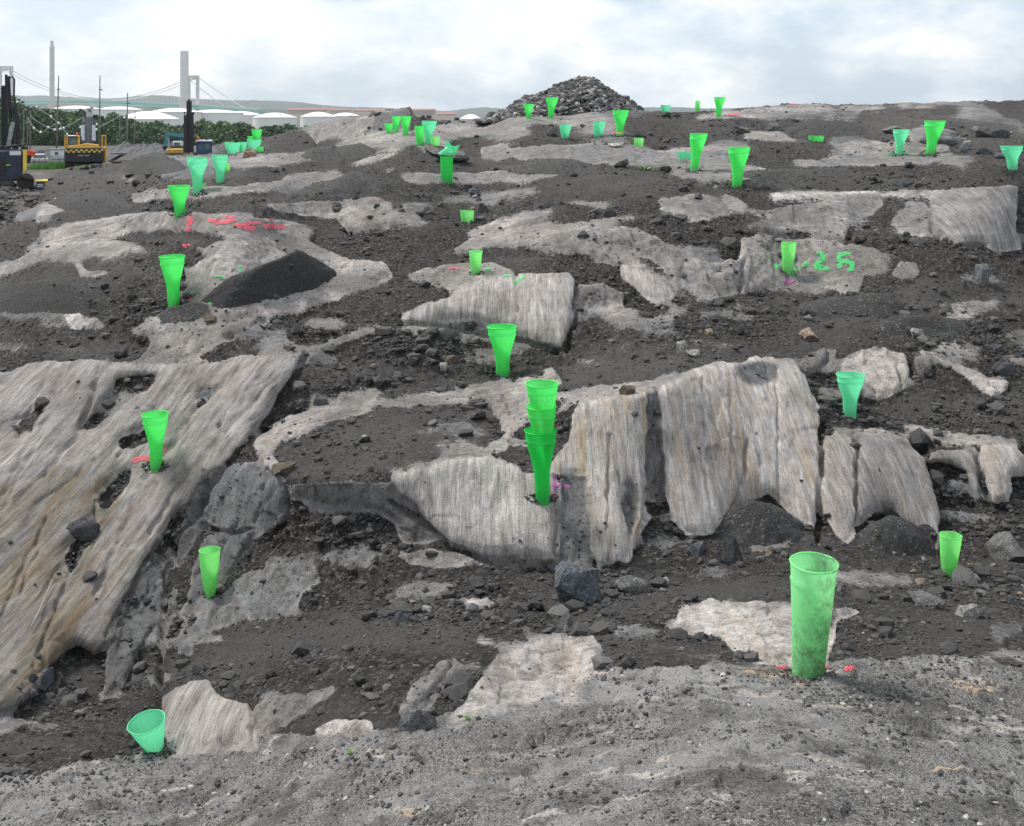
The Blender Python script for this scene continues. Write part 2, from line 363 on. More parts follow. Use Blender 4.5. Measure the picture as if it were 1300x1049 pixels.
R([(372,618),(420,615),(480,616),(520,612),(540,650),(558,686),(540,692),(512,690),(500,664),(480,652),(440,648),(400,646),(368,634)], 2.6, t=.48, w=.5)
R([(330,610),(352,602),(366,618),(362,660),(340,676),(326,660)], 2.0, t=.42, w=0)
R([(494,604),(540,594),(575,582),(612,578),(645,588),(668,604),(690,604),(706,610),(712,640),(708,690),(707,715),(665,708),(612,707),(566,692),(545,668),(524,642),(500,622)], 3.2, t=1.05, w=.15)
R([(712,612),(748,606),(752,650),(748,716),(706,716),(710,650)], 3.0, t=.42, w=.1)
R([(706,580),(728,546),(724,530),(740,512),(790,502),(822,500),(826,560),(822,640),(824,662),(808,692),(800,713),(770,716),(754,714),(748,690),(746,640),(742,606),(706,606),(690,600)], 3.2, t=1.05, w=.75)
R([(838,492),(868,478),(914,458),(932,462),(960,455),(1000,458),(1022,478),(1036,512),(1042,560),(1040,620),(1036,672),(1012,660),(975,630),(950,638),(928,660),(908,678),(872,682),(854,662),(844,620),(838,560),(832,520)], 3.2, t=1.08, w=.7)
R([(936,464),(962,461),(984,464),(984,480),(966,494),(948,490),(938,480)], 3.2, t=.36, w=.2)
R([(822,500),(838,496),(840,560),(842,620),(846,650),(826,660),(824,640),(822,560)], 3.2, t=.40, w=.3)
G([(824,640),(846,640),(862,682),(820,682)], 0, 1.5)
R([(797,606),(812,626),(808,660),(798,688),(791,670),(793,632)], 2.6, t=.42, w=.2)
R([(1046,560),(1062,550),(1072,545),(1084,575),(1088,640),(1088,676),(1073,694),(1054,664),(1040,640),(1042,590)], 3.0, t=.85, w=.5)
R([(1086,556),(1120,554),(1152,560),(1172,586),(1188,625),(1196,664),(1190,700),(1168,676),(1130,650),(1108,654),(1090,672)], 2.4, t=.62, w=.3)
R([(1148,552),(1166,572),(1184,604),(1196,646),(1196,690),(1182,690),(1178,640),(1160,592)], 2.4, t=.95, w=.4)
R([(1060,548),(1120,543),(1160,552),(1150,560),(1110,556)], .1, t=1.0)
R([(1172,572),(1200,570),(1238,572),(1244,600),(1240,640),(1224,600),(1196,590),(1178,590)], 2.2, t=.62, w=.5)
R([(1242,570),(1270,568),(1292,568),(1306,590),(1300,606),(1286,606),(1284,640),(1262,640),(1250,612)], 2.6, t=1.05, w=.5)
R([(1140,540),(1178,540),(1215,552),(1290,558),(1296,566),(1240,566),(1180,556)], .1, t=1.0)
# right flat boulders
R([(1062,462),(1080,448),(1112,442),(1148,450),(1155,464),(1150,484),(1130,504),(1104,504),(1072,492)], 1.0, t=1.1, w=.4)
R([(1016,462),(1026,448),(1046,440),(1064,446),(1052,462),(1030,474)], .7, t=1.0, w=.4)
R([(1155,441),(1180,448),(1222,464),(1262,478),(1284,482),(1276,496),(1258,504),(1230,480),(1190,462)], .8, t=1.1, w=.4)
R([(1158,456),(1184,456),(1180,472),(1164,476)], 1.0, t=.85, w=.5)
R([(1255,448),(1300,452),(1400,470),(1400,480),(1300,462)], .5, t=1.0)
R([(400,440),(440,425),(500,405),(470,425),(420,442)], .4, t=.55)
# sandy dark-grey slopes between
for q, sdv in (([(140,270),(260,250),(420,258),(330,276),(200,268)], .4), ([(620,560),(700,556),(620,575)], .5), ([(300,800),(450,770),(620,790),(590,830),(420,830),(250,860)], .8), ([(640,720),(800,745),(1010,760),(960,762),(860,765),(760,800),(700,790)], .7),
               ([(560,210),(640,205),(760,230),(640,240),(560,238)], .7), ([(960,370),(1120,380),(1200,400),(1100,430),(1000,420)], .6), ([(1100,700),(1300,780),(1300,860),(1180,840),(1080,760)], .5),
               ([(1100,130),(1300,126),(1300,160),(1200,170),(1100,150)], .3), ([(1100,500),(1300,500),(1300,545),(1150,535)], .7), ([(650,200),(760,205),(860,215),(900,240),(700,250)], .6),
               ([(860,150),(960,150),(960,165),(860,180)], .5), ([(950,960),(1300,950),(1300,1150),(950,1150)], .2)):
    m = inpoly(q); m &= rock < .5; sand[m] = sdv
# half-buried bedrock showing through, and gravel lying on the flatter bedrock
lyr = fbm(GU/75 + GV/260, GV/17 - GU/330, GU*0, 5, 201, .58)
amp = np.clip(1.15-(GV-150)/520, .35, 1.0)
m = (rock < .5) & (lyr > .31 - .13*amp) & (sand < .6); rock[m] = .62; tone[m] = np.clip(.50+.5*vnoise(GU/60, GV/20, GU*0, 205), .3, 1)[m]
m = (rock < .5) & (lyr > .20 - .13*amp) & (sand < .6); rock[m] = .36; tone[m] = .55
drp = fbm(GU/34 - GV/90, GV/11 + GU/120, GU*0, 5, 211, .6)
gentle = np.where(np.isnan(slope), 0, np.clip(1.6-slope, 0, 1.2)/1.2)
m = (rock > .6) & (drp > .62 - .26*gentle) & (gentle > 0); rock[m] = .30; sand[m] = .45
m = (rock > .6) & (drp > .52 - .26*gentle) & (gentle > 0); rock[m] = .55; sand[m] = .4
# foreground: coarse grey crystalline rock shelf
FG = [(130,966),(210,950),(300,936),(420,932),(500,925),(560,906),(640,868),(760,852),(850,850),(960,848),(1030,842),(1110,838),(1180,832),(1240,836),(1300,850),(1500,870),(1810,900),(1810,1200),(-510,1200),(-510,1040),(60,985)]
m = inpoly(FG); mm = m & (rock < .5); rock[mm] = .8; tone[mm] = .62; warm[mm] = .15; grit[m] = 1
slope[m] = np.where(GV[m] < 880, .08, .02)
R([(1208,846),(1225,842),(1248,858),(1250,872),(1232,872)], 1.0, t=.95, w=.3); 
sand = np.maximum(sand, np.where(rock < .5, .75*np.clip(vnoise(GU/130, GV/34, GU*0, 601)*1.4+.15, 0, 1), 0))
# fine seams of white quartz and small pale blotches in the near shelf
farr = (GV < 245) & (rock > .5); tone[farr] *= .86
warmg = rock.copy()
rock = np.clip(rock, 0, 1)
rk = blur(rock, 1, 1)
toneS = blur(tone, 1, 1); warmS = blur(warm, 3, 1); sandS = blur(sand, 5, 2); gritS = blur(grit, 2, 1)

# -- slopes to depth: screened least squares solved with a cosine transform
ST = 2                                                      # use every 2nd lattice point (4 px)
cu, cv = gu[::ST], gv[::ST]; CUU, CVV = np.meshgrid(cu, cv); h = RS*ST
L0 = base_L(CUU, CVV)
g0 = np.gradient(L0, h, axis=0)
sl = slope[::ST, ::ST]; has = ~np.isnan(sl)
d = CVV - HV
den = F*np.where(has, sl, 0) + d
gt = -1.0/np.maximum(den, 28.0)
g = np.where(has, gt, g0)
g = np.maximum(g, -0.012)
dg = blur(np.where(has, g-g0, 0), 1, 1)
# gravel between slabs is taken a little flatter / steeper at random
dg = dg + np.where(has, 0, 0.0004*fbm(CUU/60, CVV/30, CUU*0, 3, 21))
ny, nx = dg.shape
rhs = -np.gradient(dg, h, axis=0)
def dct2(a): # DCT-II through mirrored FFT
    b = np.concatenate([a, a[::-1]], 0); b = np.concatenate([b, b[:, ::-1]], 1)
    return np.fft.fft2(b)
Fh = dct2(rhs)
ky = 2*np.pi*np.fft.fftfreq(2*ny, h); kx = 2*np.pi*np.fft.fftfreq(2*nx, h)
lamx = 1.6; mu = (1/95.0)**2
Dn = (2-2*np.cos(ky*h))[:, None]/h**2 + lamx*(2-2*np.cos(kx*h))[None]/h**2 + mu
D = np.real(np.fft.ifft2(Fh/Dn))[:ny, :nx]
def bil(A, u, v, u0, v0, st):
    x = np.clip((u-u0)/st, 0, A.shape[1]-1.001); y = np.clip((v-v0)/st, 0, A.shape[0]-1.001)
    i, j = y.astype(int), x.astype(int); fy, fx = y-i, x-j
    return (A[i, j]*(1-fy)*(1-fx)+A[i, j+1]*(1-fy)*fx+A[i+1, j]*fy*(1-fx)+A[i+1, j+1]*fy*fx)
Lc = L0 + D
# -- outcrops stand proud of the gravel with rounded rims
prof = 0.45*blur(rock*(1-grit), 3, 2) + 0.55*blur(rock*(1-grit), 8, 2)
proS = 0.3*blur(SMASK, 3, 2) + 0.7*blur(SMASK, 11, 2)

# -- open cracks between blocks
crk = np.zeros(GU.shape)
CR = [([(388,452),(372,480),(340,540),(310,568),(282,600),(250,650),(215,700),(198,716)],5,1.0), ([(262,600),(262,640),(256,690)],3,1), ([(258,672),(290,678),(322,672)],3,1), ([(332,585),(331,640),(316,690),(280,742)],3,1),
 ([(220,690),(210,760),(204,820),(198,900)],6,1.6), ([(172,735),(158,800),(128,886)],3,1), ([(236,762),(204,795)],3,1), ([(495,640),(520,656),(545,674),(570,694),(612,711),(665,718),(706,718)],4,1.4),
 ([(772,555),(773,620),(771,714)],2,.6), ([(707,622),(706,714)],2,.5), ([(749,622),(748,704)],2,.5), ([(950,560),(946,610),(930,650),(905,682)],2.5,.7), ([(925,480),(930,560),(926,620)],1.5,.3), ([(984,470),(990,540),(986,640)],1.5,.35), ([(895,480),(893,560),(899,640)],1.5,.3),
 ([(126,470),(112,520),(92,560),(60,602),(20,640)],5,1.4), ([(50,702),(36,724),(24,760)],3,.9), ([(134,812),(170,740),(200,690)],3,1), ([(122,640),(118,700),(100,730),(60,745)],2.5,.8), ([(188,640),(240,600),(290,560),(340,520)],2,.5),([(20,560),(50,500),(64,470)],2.5,.7),([(0,640),(30,580),(70,520)],3.5,1.0), ([(302,470),(250,522),(190,600),(150,690),(120,760)],5,1.3), ([(352,482),(300,534),(232,612),(190,680)],4,1.0), ([(92,482),(50,560),(0,655)],4,1.0), ([(60,660),(20,740),(0,790)],4,1.0), ([(100,700),(70,780),(40,850)],4,1.1), ([(230,470),(180,540),(150,580)],3,.8),
 ([(1044,540),(1043,600),(1040,690)],5,1.4), ([(1088,560),(1089,620),(1090,690)],3,.8), ([(1172,562),(1190,610),(1199,660),(1198,704)],4,1.3), ([(1241,572),(1244,610),(1256,642)],3,.9), ([(755,327),(800,334),(850,354),(868,380)],4,1), ([(734,350),(733,405),(716,444)],3,1),
 ([(970,296),(1010,300),(1075,302),(1117,312)],4,1), ([(1177,248),(1182,290),(1215,313),(1250,313)],3,1), ([(836,496),(838,560),(843,640)],3,.7), ([(824,505),(823,640),(808,700)],3,.7), ([(508,412),(560,416),(640,428),(706,446)],3,.9), ([(430,278),(450,294),(470,291),(508,288)],3,1),
 ([(945,332),(940,370)],2.5,.8), ([(1062,312),(1120,345)],2,.5), ([(520,142),(522,162)],3,1), ([(404,158),(402,182)],3,1), ([(575,845),(545,880),(505,915)],3,1), ([(318,890),(316,950)],3,1), ([(655,346),(655,400),(650,430)],2,.5), ([(362,616),(364,660),(340,690)],3,1.2)]
for pts_, wd_, dp_ in CR:
    for (x1, y1), (x2, y2) in zip(pts_[:-1], pts_[1:]):
        n__ = int(max(abs(x2-x1), abs(y2-y1))/1.2)+1
        for i__ in range(n__+1):
            f__ = i__/n__; a__, b__ = x1+(x2-x1)*f__, y1+(y2-y1)*f__; j0 = int((a__-RU0)/RS); i0 = int((b__-RV0)/RS); r__ = int(wd_/RS)+2
            sl_ = (slice(max(i0-r__, 0), i0+r__+1), slice(max(j0-r__, 0), j0+r__+1))
            dd_ = np.hypot(WU[sl_]-a__, WV[sl_]-b__); crk[sl_] = np.maximum(crk[sl_], dp_*np.clip(1-dd_/wd_, 0, 1)**.7)
# -- the sheet itself
CREST = [(-500,400),(-200,340),(-100,318),(0,300),(30,270),(46,263),(53,243),(66,224),(85,214),(130,208),(150,209),(168,203),(215,197),(240,198),(265,198),(285,192),(300,184),(340,174),(380,164),(405,158),(428,150),(445,147),(466,148),(474,141),(521,137),(526,148),(560,153),(600,152),(630,150),(700,148),(800,140),(830,141),(850,143),(885,141),(920,141),(960,136),(1000,132),(1050,133),(1100,133),(1200,130),(1300,128),(1500,121),(1800,112)]
cx_, cy_ = np.array(CREST, float).T
NU, NV = 1300, 560
uu = np.linspace(-500, 1800, NU); cr_v = np.interp(uu, cx_, cy_) + 1.2*vnoise(uu/9, uu*0, uu*0, 5) + .6*vnoise(uu/3, uu*0, uu*0, 6)
tt = np.linspace(0, 1, NV)
VV = cr_v[None] + (1148-cr_v[None])*tt[:, None]; UU = np.broadcast_to(uu[None], VV.shape).copy()
def sm(A): return bil(A, UU, VV, RU0, RV0, RS)
crisp = np.where(np.isnan(slope), 0, (slope > .65)*1.0); aCr = sm(blur(crisp, 1, 1)); aRs = sm(blur(rock, 2, 2)); aR, aT, aW, aS, aG = sm(rk), sm(toneS), sm(warmS), sm(sandS), sm(gritS)
aP, aPS, aSt, aA = sm(prof), sm(proS), sm(blur(SMASK, 1, 1)), sm(ang)
Lm = bil(Lc, UU, VV, RU0, RV0, RS*ST)
Y = np.exp(Lm)
Y = Y - aPS*0.27*np.clip(Y/10, .5, 1.6) - aP*0.05
P = np.stack([Y*(UU-CU)/F, Y, CZ-Y*(VV-HV)/F], -1)
P[..., 2] += aP*0.018*np.clip(Y/10, .5, 1.5)
# flow coordinates: across / along the foliation
a_ = np.radians(aA)
ac = P[..., 0]*np.cos(a_) + P[..., 2]*np.sin(a_); al = -P[..., 0]*np.sin(a_) + P[..., 2]*np.cos(a_)
def normals(P):
    du = np.gradient(P, axis=1); dv = np.gradient(P, axis=0)
    n = np.cross(dv, du); n /= np.linalg.norm(n, axis=-1, keepdims=True)+1e-9
    n *= np.where((n*(-P)).sum(-1) < 0, -1, 1)[..., None]   # towards the open side
    return n
X_, Y_, Z_ = P[..., 0], P[..., 1], P[..., 2]
def worley(x, y, z, seed, tilt=1.0):
    """plane of the nearest cell (facets) and closeness to a cell border"""
    x0, y0, z0 = np.floor(x), np.floor(y), np.floor(z)
    d1 = np.full(x.shape, 9.0); d2 = np.full(x.shape, 9.0); f = np.zeros(x.shape)
    for i in (-1, 0, 1):
        for j in (-1, 0, 1):
            for k in (-1, 0, 1):
                a, b_, c = x0+i, y0+j, z0+k
                ox = x - a - .5 - .42*_hash(a, b_, c, seed); oy = y - b_ - .5 - .42*_hash(a, b_, c, seed+1); oz = z - c - .5 - .42*_hash(a, b_, c, seed+2)
                dd = ox*ox+oy*oy+oz*oz
                pl = tilt*(ox*_hash(a, b_, c, seed+3) + oy*_hash(a, b_, c, seed+4) + oz*_hash(a, b_, c, seed+5)) + .5*_hash(a, b_, c, seed+6)
                nb_ = dd < d1; d2 = np.where(nb_, d1, np.minimum(d2, dd)); f = np.where(nb_, pl, f); d1 = np.where(nb_, dd, d1)
    return f, np.sqrt(d2)-np.sqrt(d1), np.sqrt(d1)
wx = .25*fbm(X_*3, Y_*3, Z_*3, 3, 301)
slabm = sm(blur((ang != 0)*1.0, 2, 2)); nsl = fbm(ac*3.2, al*.35, Y_*.3, 4, 401, .55, ridged=True)
fa1, fe1, _ = worley(ac*2.4+wx, al*1.1+wx, Y_*.9, 311)
fa2, fe2, _ = worley(ac*7+wx*2, al*3.2-wx*2, Y_*3, 321)
ck, ce, cd = worley(X_*9, Y_*7, Z_*9, 331); ck2, ce2, cd2 = worley(X_*21, Y_*15, Z_*21, 341)
sc = np.clip(Y/10, .45, 1.2)
n1 = fbm(X_*1.1, Y_*.8, Z_*1.6, 4, 31)                        # broad lumps
n2 = fbm(X_*7, Y_*5, Z_*7, 5, 41, .62)                        # gravel relief
n2b = fbm(X_*3, Y_*2.0, Z_*3, 4, 43, .6, ridged=True)
n3 = fbm(ac*11, al*0.9, Y_*1.2, 4, 51, .6)                    # foliation grooves
n3b = fbm(ac*34, al*1.6, Y_*3, 2, 53, .6)
n4 = .55*fbm(X_*2.4, Y_*2.4, Z_*2.4, 5, 61, .55) + .85*fa1 + .45*fa2
n4 = n4 - .30*np.exp(-(fe1/.05)**2) - .12*np.exp(-(fe2/.06)**2)
rub = np.clip(vnoise(X_*.8, Y_*.45, Z_*1.5, 351)*1.3+.55, .12, 1)                       # where rubble is coarse
rub = rub*np.clip(1.7-Y/15, .22, 1)
coarse = np.where(cd < .5, np.clip(.5-cd, 0, .5)*(1+.9*ck), 0)
fine = np.clip(.5-cd2, 0, .5)*(1+.9*ck2)
grav = (0.095*n1 + (1-.72*aS)*((.016+.034*np.clip(1.8-Y/12, 0, 1))*n2 + 0.018*n2b + .12*rub*coarse + .055*fine))*sc
rockd = (.020+.030*np.clip(aCr, 0, 1)*np.clip(1.9-Y/11, .2, 1))*n4*sc*(1-.72*aSt) + (0.006*n3 + .036*slabm*nsl)*np.clip(aSt+.35, 0, 1)*sc
shelf = (0.030*n1 + 0.024*n2 + .03*rub*coarse + .02*fa2 + .012*fine + 0.018*fbm(X_*3+Y_*2, Y_*9-X_*3, Z_*9, 4, 71, .6))
ring = sm(np.clip(blur(rock*(1-.8*grit), 5, 2)*2.2, 0, 1))*(1-aR)
slin = np.clip(sm(blur((ang != 0)*1.0, 10, 2))*1.5, 0, 1)
grav = grav - (.075-.055*slin)*sc*ring*np.clip(.75+.6*vnoise(X_*1.5, Y_*1.5, Z_*2, 444), .1, 1.3)
dsp = grav*(1-aR) + aR*((1-aG)*rockd + aG*shelf)
# open joints: dark gaps between blocks
joint = fbm(ac*.9+.35*fbm(X_*2, Z_*2, Y_, 3, 81), al*1.3, Y_*.5, 2, 83)
jm = np.exp(-(joint/0.016)**2)*0
dsp = dsp - jm*0.05*sc*np.clip(aP*1.4-.3, 0, 1)
dsp = dsp - (.12-.075*slabm)*sc*sm(crk)*(.7+.5*vnoise(X_*9, Y_*9, Z_*9, 77))
Nn = normals(P)
fade = np.clip((VV-cr_v[None])/6, 0, 1)
P = P + Nn*(dsp*fade)[..., None]
Nn = normals(P)
GRID = P; GN = Nn; GT = aR
def gidx(u, v):
    x = np.clip((np.asarray(u, float)+500)/2300*(NU-1), 0, NU-1.001)
    cv_ = np.interp(u, uu, cr_v); y = np.clip((np.asarray(v, float)-cv_)/(1148-cv_)*(NV-1), 0, NV-1.001)
    return x, y
def surf(u, v):
    x, y = gidx(u, v); i, j = np.asarray(y).astype(int), np.asarray(x).astype(int); fy, fx = (y-i)[..., None], (x-j)[..., None]
    def b(A): return A[i, j]*(1-fy)*(1-fx)+A[i, j+1]*(1-fy)*fx+A[i+1, j]*fy*(1-fx)+A[i+1, j+1]*fy*fx
    return b(GRID), b(GN)
def sp(u, v): p, n = surf(np.array([float(u)]), np.array([float(v)])); return Vector(p[0]), Vector(n[0])
# back of the hill, below the crest
top = P[0]; back = []
for k, (dy, dz) in enumerate([(9, -7.5), (6, -4.0), (3.6, -1.8), (2.0, -.7), (.9, -.2), (.35, -.04)]):
    q = top.copy(); q[:, 1] += dy; q[:, 0] *= (q[:, 1]/top[:, 1]); q[:, 2] += dz
    q[:, 2] += .12*vnoise(q[:, 0]*1.5, q[:, 1], q[:, 0]*0, 91)*(k > 0); back.append(q)
FULL = np.concatenate([np.stack(back), P], 0); nb = len(back)
def padA(a): return np.concatenate([np.repeat(a[:1], nb, 0), a], 0)
M_, K_ = FULL.shape[:2]
idx = np.arange(M_*K_).reshape(M_, K_)
quads = np.stack([idx[:-1, :-1], idx[1:, :-1], idx[1:, 1:], idx[:-1, 1:]], -1).reshape(-1, 4)

m_ground, t, b, l = new_mat('blasted_rock_ground')
geo = t.nodes.new('ShaderNodeNewGeometry'); pos = geo.outputs['Position']
fl = attr_n(t, 'flow', 'Vector'); ar = attr_n(t, 'rock'); at = attr_n(t, 'tone'); aw = attr_n(t, 'warm'); asn = attr_n(t, 'sand'); agr = attr_n(t, 'grit'); ast = attr_n(t, 'steep')
# gravel
gA = noise_n(t, pos, 1.3, 5, .6); gB = noise_n(t, pos, 16, 7, .72); gC = noise_n(t, pos, 70, 4, .75)
vor = t.nodes.new('ShaderNodeTexVoronoi'); vor.inputs['Scale'].default_value = 34; vor.inputs['Randomness'].default_value = 1; l(pos, vor.inputs['Vector'])
vs_ = t.nodes.new('ShaderNodeSeparateColor'); l(vor.outputs['Color'], vs_.inputs[0])
gcol = ramp(t, gB, [(.38, (.007, .006, .0055)), (.50, (.028, .0245, .022)), (.63, (.115, .103, .094))])
peb = ramp(t, vs_.outputs[0], [(0, (.012, .011, .010)), (.55, (.035, .031, .028)), (.85, (.085, .079, .074)), (.97, (.24, .225, .205))])
gcol = mix_n(t, .5, gcol, peb)
gcol = mix_n(t, ramp(t, gA, [(.45, 0.0), (.62, .40)]), gcol, (.078, .066, .055))
scol = ramp(t, gC, [(.34, (.036, .033, .030)), (.50, (.080, .074, .069)), (.68, (.155, .146, .138))])
sn = math_n(t, 'ADD', asn, math_n(t, 'MULTIPLY', math_n(t, 'SUBTRACT', gA, .5), .9), True)
gcol = mix_n(t, ramp(t, sn, [(.15, 0.0), (.75, .92)]), gcol, scol)
# bedrock
fv1 = mapping_n(t, fl, (60, 2.4, .6)); fv2 = mapping_n(t, fl, (250, 9, 1.5)); fv3 = mapping_n(t, fl, (9, .8, .5))
s1 = noise_n(t, fv1, 1, 5, .65, .3); s2 = noise_n(t, fv2, 1, 4, .7); s3 = noise_n(t, fv3, 1, 5, .6, .5)
rA = noise_n(t, pos, 2.2, 6, .62, .4); rB = noise_n(t, pos, 42, 5, .75); rC = noise_n(t, pos, 9, 6, .65)
rD = noise_n(t, pos, 130, 3, .8)
rE = noise_n(t, mapping_n(t, fl, (22, 3.6, 2)), 1, 9, .72, .15)
lin = math_n(t, 'ADD', math_n(t, 'ADD', math_n(t, 'MULTIPLY', s1, .20), math_n(t, 'MULTIPLY', s2, .07)), math_n(t, 'ADD', math_n(t, 'MULTIPLY', rD, .33), math_n(t, 'MULTIPLY', rE, .40)))
iso = math_n(t, 'ADD', math_n(t, 'ADD', math_n(t, 'MULTIPLY', rC, .4), math_n(t, 'MULTIPLY', rB, .3)), math_n(t, 'MULTIPLY', rD, .3))
stp = math_n(t, 'ADD', math_n(t, 'MULTIPLY', ast, .62), .22)
mv = t.nodes.new('ShaderNodeMix'); mv.data_type = 'FLOAT'; l(stp, mv.inputs[0]); l(iso, mv.inputs[2]); l(lin, mv.inputs[3]); pat = mv.outputs[0]
rcol = ramp(t, pat, [(.39, (.11, .093, .083)), (.445, (.31, .28, .262)), (.50, (.51, .475, .452)), (.575, (.86, .82, .79))])
dirt = math_n(t, 'ADD', math_n(t, 'MULTIPLY', rA, .65), math_n(t, 'MULTIPLY', s3, .35))
rcol = mix_n(t, ramp(t, dirt, [(.36, .75), (.48, .25), (.58, 0.0)]), rcol, (.15, .130, .115))
wf = math_n(t, 'MULTIPLY', aw, ramp(t, math_n(t, 'ADD', math_n(t, 'MULTIPLY', s1, .5), math_n(t, 'MULTIPLY', s3, .5)), [(.50, 0.0), (.60, .85)]))
rcol = mix_n(t, wf, rcol, mix_n(t, noise_n(t, fv3, 2.1, 3), (.30, .155, .07), (.46, .34, .17)), 'MIX')
rcol = mix_n(t, math_n(t, 'MULTIPLY', ramp(t, s2, [(.34, .75), (.44, 0.0)]), ast), rcol, (.085, .065, .05))
cmb = t.nodes.new('ShaderNodeCombineColor')
for i in range(3): l(at, cmb.inputs[i])
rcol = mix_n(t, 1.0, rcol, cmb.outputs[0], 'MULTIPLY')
blu = ramp(t, at, [(.42, (.92, 1.0, 1.08)), (.7, (1.0, 1.0, 1.0))])
rcol = mix_n(t, 1.0, rcol, blu, 'MULTIPLY')
# the near shelf: salt-and-pepper grains with drawn-out pale seams
gr1 = noise_n(t, pos, 170, 3, .8); gr2 = noise_n(t, mapping_n(t, pos, (1.3, 4.2, 6)), 1.6, 6, .62, .6)
gr3 = noise_n(t, pos, 90, 4, .8)
fg = ramp(t, math_n(t, 'ADD', math_n(t, 'MULTIPLY', gr1, .55), math_n(t, 'MULTIPLY', gr3, .45)), [(.40, (.026, .027, .030)), (.49, (.125, .120, .114)), (.60, (.46, .445, .43))])
fg = mix_n(t, ramp(t, gr2, [(.60, 0.0), (.66, .9)]), fg, mix_n(t, ramp(t, gA, [(.5, 0.0), (.6, 1.0)]), (.62, .57, .52), (.60, .42, .26)))
fg = mix_n(t, ramp(t, noise_n(t, mapping_n(t, pos, (.8, 2.2, 3)), 1.1, 7, .65), [(.46, 0.0), (.60, .62)]), fg, mix_n(t, gr1, (.20, .195, .19), (.52, .51, .50)))
fg = mix_n(t, ramp(t, noise_n(t, pos, 3.1, 6, .68), [(.38, .6), (.50, 0.0)]), fg, (.075, .071, .068))
pale = math_n(t, 'GREATER_THAN', at, .72)
rcol = mix_n(t, math_n(t, 'MULTIPLY', agr, math_n(t, 'SUBTRACT', 1.0, math_n(t, 'MULTIPLY', pale, .8))), rcol, fg)
# edge between them, ragged, with gravel caught in hollows
en = math_n(t, 'ADD', math_n(t, 'MULTIPLY', gB, .6), math_n(t, 'MULTIPLY', gA, .4))
ef = math_n(t, 'ADD', attr_n(t, 'edge'), math_n(t, 'MULTIPLY', math_n(t, 'SUBTRACT', en, .5), math_n(t, 'SUBTRACT', 1.5, math_n(t, 'MULTIPLY', attr_n(t, 'crisp'), 1.0))))
film = math_n(t, 'MULTIPLY', ramp(t, noise_n(t, mapping_n(t, pos, (.9, .7, 2.5)), 1.0, 7, .62), [(.40, 0.15), (.60, .92)]), math_n(t, 'SUBTRACT', 1.0, math_n(t, 'MINIMUM', math_n(t, 'MULTIPLY', ast, 1.1), 1.0)))
fcol = ramp(t, noise_n(t, pos, 40, 5, .75), [(.36, (.085, .078, .072)), (.5, (.165, .155, .146)), (.64, (.27, .255, .24))])
film = math_n(t, 'MULTIPLY', film, ramp(t, math_n(t, 'MULTIPLY', at, .5), [(.17, .1), (.34, 1.0), (.50, 1.0), (.56, .12)]))
rcol = mix_n(t, math_n(t, 'MULTIPLY', ramp(t, aw, [(.75, 0.0), (.95, .75)]), ramp(t, noise_n(t, mapping_n(t, fl, (3.5, .7, .6)), 1, 6, .62), [(.40, 0.0), (.62, 1.0)])), rcol, mix_n(t, 1.0, rcol, (.95, .84, .60), 'MULTIPLY'))
rcol = mix_n(t, math_n(t, 'MULTIPLY', film, math_n(t, 'SUBTRACT', 1.0, agr)), rcol, fcol)
dust = ramp(t, noise_n(t, pos, 5.5, 7, .7), [(.53, 0.0), (.66, .62)])
rcol = mix_n(t, math_n(t, 'MULTIPLY', dust, math_n(t, 'SUBTRACT', 1.0, math_n(t, 'MULTIPLY', ast, .75))), rcol, gcol)
col = mix_n(t, ramp(t, ef, [(.40, 0.0), (.50, 1.0)]), gcol, rcol)
l(col, b.inputs['Base Color']); b.inputs['Roughness'].default_value = .88; b.inputs['Specular IOR Level'].default_value = .28
hh = math_n(t, 'ADD', math_n(t, 'MULTIPLY', gB, 1.0), math_n(t, 'MULTIPLY', gC, .5))
hr = math_n(t, 'ADD', math_n(t, 'MULTIPLY', pat, .9), math_n(t, 'MULTIPLY', rB, .25))
mh = t.nodes.new('ShaderNodeMix'); mh.data_type = 'FLOAT'; l(ar, mh.inputs[0]); l(hh, mh.inputs[2]); l(hr, mh.inputs[3])
vb = t.nodes.new('ShaderNodeTexVoronoi'); vb.inputs['Scale'].default_value = 34; vb.feature = 'F1'; l(pos, vb.inputs['Vector'])
pebh = math_n(t, 'MULTIPLY', math_n(t, 'SUBTRACT', 1.0, vb.outputs['Distance']), math_n(t, 'SUBTRACT', 1.0, math_n(t, 'MAXIMUM', ar, asn)))
b1 = bump_n(t, pebh, .8, .02)
l(bump_n(t, mh.outputs[0], 1.0, .05, b1), b.inputs['Normal'])

ground = np_mesh('rock_ground', FULL.reshape(-1, 3), quads, m_ground, smooth=True)
tag(ground, 'blasted grey bedrock slabs and ledges half covered with dark gravel', None, None, 'structure')
def fattr(o, name, A):
    a = o.data.attributes.new(name, 'FLOAT', 'POINT'); a.data.foreach_set('value', np.ascontiguousarray(A, dtype=np.float32).ravel())
for nme, A in (('rock', aR), ('edge', aRs*(1-.9*np.clip(aCr, 0, 1))+aR*.9*np.clip(aCr, 0, 1)), ('tone', aT), ('warm', aW), ('sand', aS), ('grit', aG), ('crisp', aCr), ('steep', aSt)): fattr(ground, nme, padA(A))
fa = ground.data.attributes.new('flow', 'FLOAT_VECTOR', 'POINT')
fa.data.foreach_set('vector', np.ascontiguousarray(np.stack([padA(ac), padA(al), padA(Y_)], -1), dtype=np.float32).ravel())

